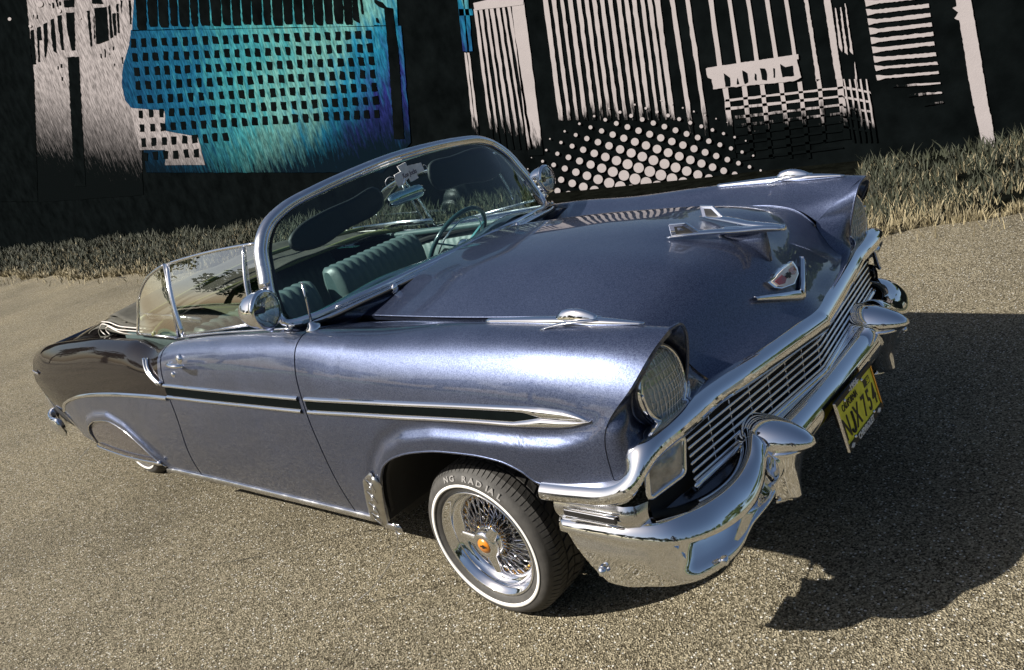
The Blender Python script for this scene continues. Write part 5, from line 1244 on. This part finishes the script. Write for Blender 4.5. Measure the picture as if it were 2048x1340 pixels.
for P in ([(852, 50), (858, 50), (900, 300), (898, 330), (880, 300)], [(885, 45), (892, 45), (930, 300), (935, 345), (915, 330)], [(915, 20), (919, 20), (962, 300), (968, 345), (950, 330)], [(975, 390), (980, 390), (1000, 560), (985, 540)]): wpoly('painted_streak', c8(P), WGREY, 2, wear=False)
for i in range(12):
    yl = 0+59.5*i; x0 = 1040+9*i; x1 = 1436+9*i; yr = yl-36+ (10 if i > 5 else 0); th = 24 if i < 7 else 17
    P = [(x0, yl-4), (x0+60, yl+2), (x1, yr), (x1+4, yr+th), (x0+60, yl+th+2), (x0+8, yl+th+16)]
    if i < 9: wpoly('painted_slat', c8(P), WGREY, 2, wear=False)
    else: wpoly('painted_slat', c8([(x0+90*(i-8), yl+2), (x1, yr+10), (x1+4, yr+th+4), (x0+90*(i-8), yl+th)]), WGREY, 2, (10, 2), off=1.15 if False else .75)
wpoly('tall_pale_post', c8([(1615, -40), (1705, -40), (1780, 390), (1828, 700), (1840, 730), (1872, 968), (1790, 985), (1770, 850), (1745, 740), (1700, 520), (1672, 330), (1650, 200), (1640, 130), (1608, 118), (1632, 80), (1595, 50), (1622, 40)]), WGREY, 2, off=-.15)
wpoly('pale_patch', c8([(1450, 975), (1588, 952), (1590, 1050), (1455, 1060)]), WGREY, 2, (5, 4), off=-.35)
# halftone dots
disc = None; nd = 0
for i in range(-14, 26):
    for j in range(-14, 16):
        x = 1151.4+22.2*i-7.3*j; y = 269.8+7.24*i+22.4*j
        d = math.hypot((x-1290)/(272 if x > 1290 else 262), (y-395)/205)
        r = 11.4*(1-d**1.9)
        if d >= 1 or r < 1.0 or y > 425 or x < 1015: continue
        if nd >= 290: continue
        P = [(x+r*math.cos(a), y+r*math.sin(a)) for a in np.linspace(0, 2*math.pi, 20, endpoint=False)]
        wpoly('halftone_dot', P, WGREY, 5, wear=False); nd += 1
for x, y, r in ((80, 8, 6), (118, 22, 4), (19, 38, 3.5), (60, 52, 3), (160, 37, 1.5), (216, 10, 1.5)):
    wpoly('paint_spot', [(x+r*math.cos(a), y+r*math.sin(a)) for a in np.linspace(0, 2*math.pi, 14, endpoint=False)], WGREY, 5, wear=False)

# ------------------------------------------------------------------ trees round the lot (the paint and the chrome mirror them)
LEAF = simple('tree_leaves', (.035, .060, .016), .6, var=.5, varscale=1.2); BARK = simple('tree_bark', (.06, .045, .03), .9, bumpn=(20, .5, .02))
def tree(x, y, h, w, label, seed):
    rg = np.random.default_rng(seed); t = empty('tree', label, 'tree'); t.location = (x, y, 0); t['group'] = 'trees around the parking lot'
    m = MB(); m.tube([(0, 0, 0), (.1, 0, h*.3), (0, .1, h*.75)], [.22, .17, .06], 8)
    for k in range(7):
        a = rg.random()*6.28; z0 = h*(.25+.35*rg.random()); m.tube([(0, 0, z0), (math.cos(a)*w*.3, math.sin(a)*w*.3, z0+h*.12), (math.cos(a)*w*.6, math.sin(a)*w*.6, z0+h*.25)], [.08, .05, .02], 5)
    m.out('trunk', BARK, t)
    N = 2600; V = []; F = []
    cl = rg.normal(0, 1, (26, 3)); cl /= np.linalg.norm(cl, axis=1)[:, None]; cl = cl*[w*.72, w*.72, h*.36]*rg.random((26, 1))**.4+[0, 0, h*.62]
    i = rg.integers(0, 26, N); d = rg.normal(0, 1, (N, 3)); d /= np.linalg.norm(d, axis=1)[:, None]; c = cl[i]+d*(w*.28)*rg.random((N, 1))**.5
    e = rg.normal(0, 1, (N, 3)); e /= np.linalg.norm(e, axis=1)[:, None]; f = np.cross(e, rg.normal(0, 1, (N, 3))); f /= np.linalg.norm(f, axis=1)[:, None]; sz = .16+.16*rg.random((N, 1))
    V = np.stack([c-e*sz, c+f*sz*.6, c+e*sz, c-f*sz*.6], 1).reshape(-1, 3); F = [(4*k, 4*k+1, 4*k+2, 4*k+3) for k in range(N)]
    mesh('crown', V, F, LEAF, t, False)
k = 0
KIND = ['tall rounded dark tree at the edge of the lot behind the viewer', 'lower spreading green tree at the edge of the lot behind the viewer', 'slim upright tree at the edge of the lot behind the viewer']
for a in range(-184, 75, 9):
    R = 30+7*math.sin(a*1.7); x = CAMP[0]+R*math.cos(math.radians(a)); y = CAMP[1]+R*math.sin(math.radians(a)); h = 6.5+3.5*abs(math.sin(a*.9)); k += 1
    if a < -140: R = 42; x = CAMP[0]+R*math.cos(math.radians(a)); y = CAMP[1]+R*math.sin(math.radians(a)); h = 10
    if y > -3 and a < -90: continue
    tree(x, y, h, h*.42, KIND[k % 3], 50+k)
for i, x in enumerate((-34, -27, -20, -13, -7, -1, 5, 11, 17)):
    y = 22+3*math.sin(i*2.3); h = 5.2+1.4*abs(math.sin(i*1.7)); tree(x, y, h, h*.42, 'bushy tree rising behind the black painted wall', 90+i)
# grass bank below those trees
m = MB(); GB = simple('green_grass_bank', (.10, .14, .03), .9, var=.4, varscale=.4)
G = []
for a in np.radians(np.linspace(-160, 40, 70)):
    G.append([(CAMP[0]+R*math.cos(a), CAMP[1]+R*math.sin(a), z) for R, z in ((22, .008), (27, .5), (34, 1.0), (60, 1.4), (90, .5))])
o = m.grid(G).out('grass_bank', GB); o['kind'] = 'structure'

# ------------------------------------------------------------------ the photographer, standing behind the viewpoint (mirrored in bumper, lamps and glass)
def person(loc, yaw, label):
    root = empty('person', label, 'person'); root.location = loc; root.rotation_euler = (0, 0, yaw)
    J = {'pel': (0, 0, .95, .125), 'chest': (.0, 0, 1.28, .150), 'neck': (.02, 0, 1.47, .058), 'head': (.04, 0, 1.60, .085), 'crown': (.03, 0, 1.70, .078)}
    E_ = [('pel', 'chest'), ('chest', 'neck'), ('neck', 'head'), ('head', 'crown')]
    for s in (-1, 1):
        n_ = 'LR'[s > 0]
        J.update({'hip'+n_: (0, s*.10, .90, .095), 'knee'+n_: (.03, s*.13, .50, .060), 'ank'+n_: (-.02, s*.15, .09, .042), 'toe'+n_: (.13, s*.17, .035, .034), 'sh'+n_: (0, s*.20, 1.41, .060), 'el'+n_: (.17, s*.27, 1.20, .043), 'wr'+n_: (.25, s*.09, 1.50, .030), 'ha'+n_: (.25, s*.055, 1.57, .034)})
        E_ += [('pel', 'hip'+n_), ('hip'+n_, 'knee'+n_), ('knee'+n_, 'ank'+n_), ('ank'+n_, 'toe'+n_), ('chest', 'sh'+n_), ('sh'+n_, 'el'+n_), ('el'+n_, 'wr'+n_), ('wr'+n_, 'ha'+n_)]
    K = list(J); me = bpy.data.meshes.new('body'); me.from_pydata([J[k][:3] for k in K], [(K.index(a), K.index(b)) for a, b in E_], []); me.update()
    o = bpy.data.objects.new('body', me); COL.objects.link(o); o.parent = root
    sk_ = o.modifiers.new('skin', 'SKIN'); su = o.modifiers.new('sub', 'SUBSURF'); su.levels = 2; su.render_levels = 2
    lay = me.skin_vertices[0] if me.skin_vertices else None
    if lay is None:
        bm = bmesh.new(); bm.from_mesh(me); bm.verts.layers.skin.verify(); bm.to_mesh(me); bm.free(); lay = me.skin_vertices[0]
    for i, k in enumerate(K): lay.data[i].radius = (J[k][3], J[k][3]); lay.data[i].use_root = (k == 'pel')
    m, n, l, b = nmat('photographer_clothes'); tc = n.new('ShaderNodeTexCoord'); sp = n.new('ShaderNodeSeparateXYZ'); l.new(tc.outputs['Object'], sp.inputs[0])
    r = ramp(n, l, sp.outputs[2], [(0, (.02, .02, .02)), (.08, (.03, .035, .06)), (.93, (.03, .035, .06)), (.94, (.10, .10, .11)), (1, (.10, .10, .11))]); l.new(r.outputs[0], b.inputs['Base Color']); b.inputs['Roughness'].default_value = .8
    me.materials.append(m)
    MB().box((.17, 0, 1.60), (.09, .15, .10)).out('hand_camera', BLK, root, bevel=.012); MB().lathe([(.040, 0), (.042, .09), (.036, .095), (.0001, .07)], (.20, 0, 1.60), (1, 0, 0), 24, ref=(0, 0, 1)).out('camera_lens', BLK, root)
    G = [[(.03+.092*math.cos(a)*math.cos(e), .086*math.sin(a)*math.cos(e), 1.66+.10*math.sin(e)) for a in np.linspace(0, 2*math.pi, 24, endpoint=False)] for e in np.linspace(.0, math.pi/2, 8)]
    MB().grid(G, cv=True).out('hair', simple('dark_hair', (.02, .014, .01), .6), root)
person((2.35, -3.05, 0), math.radians(132), 'photographer in dark clothes behind the viewpoint holding a camera up, seen mirrored in the bumper')
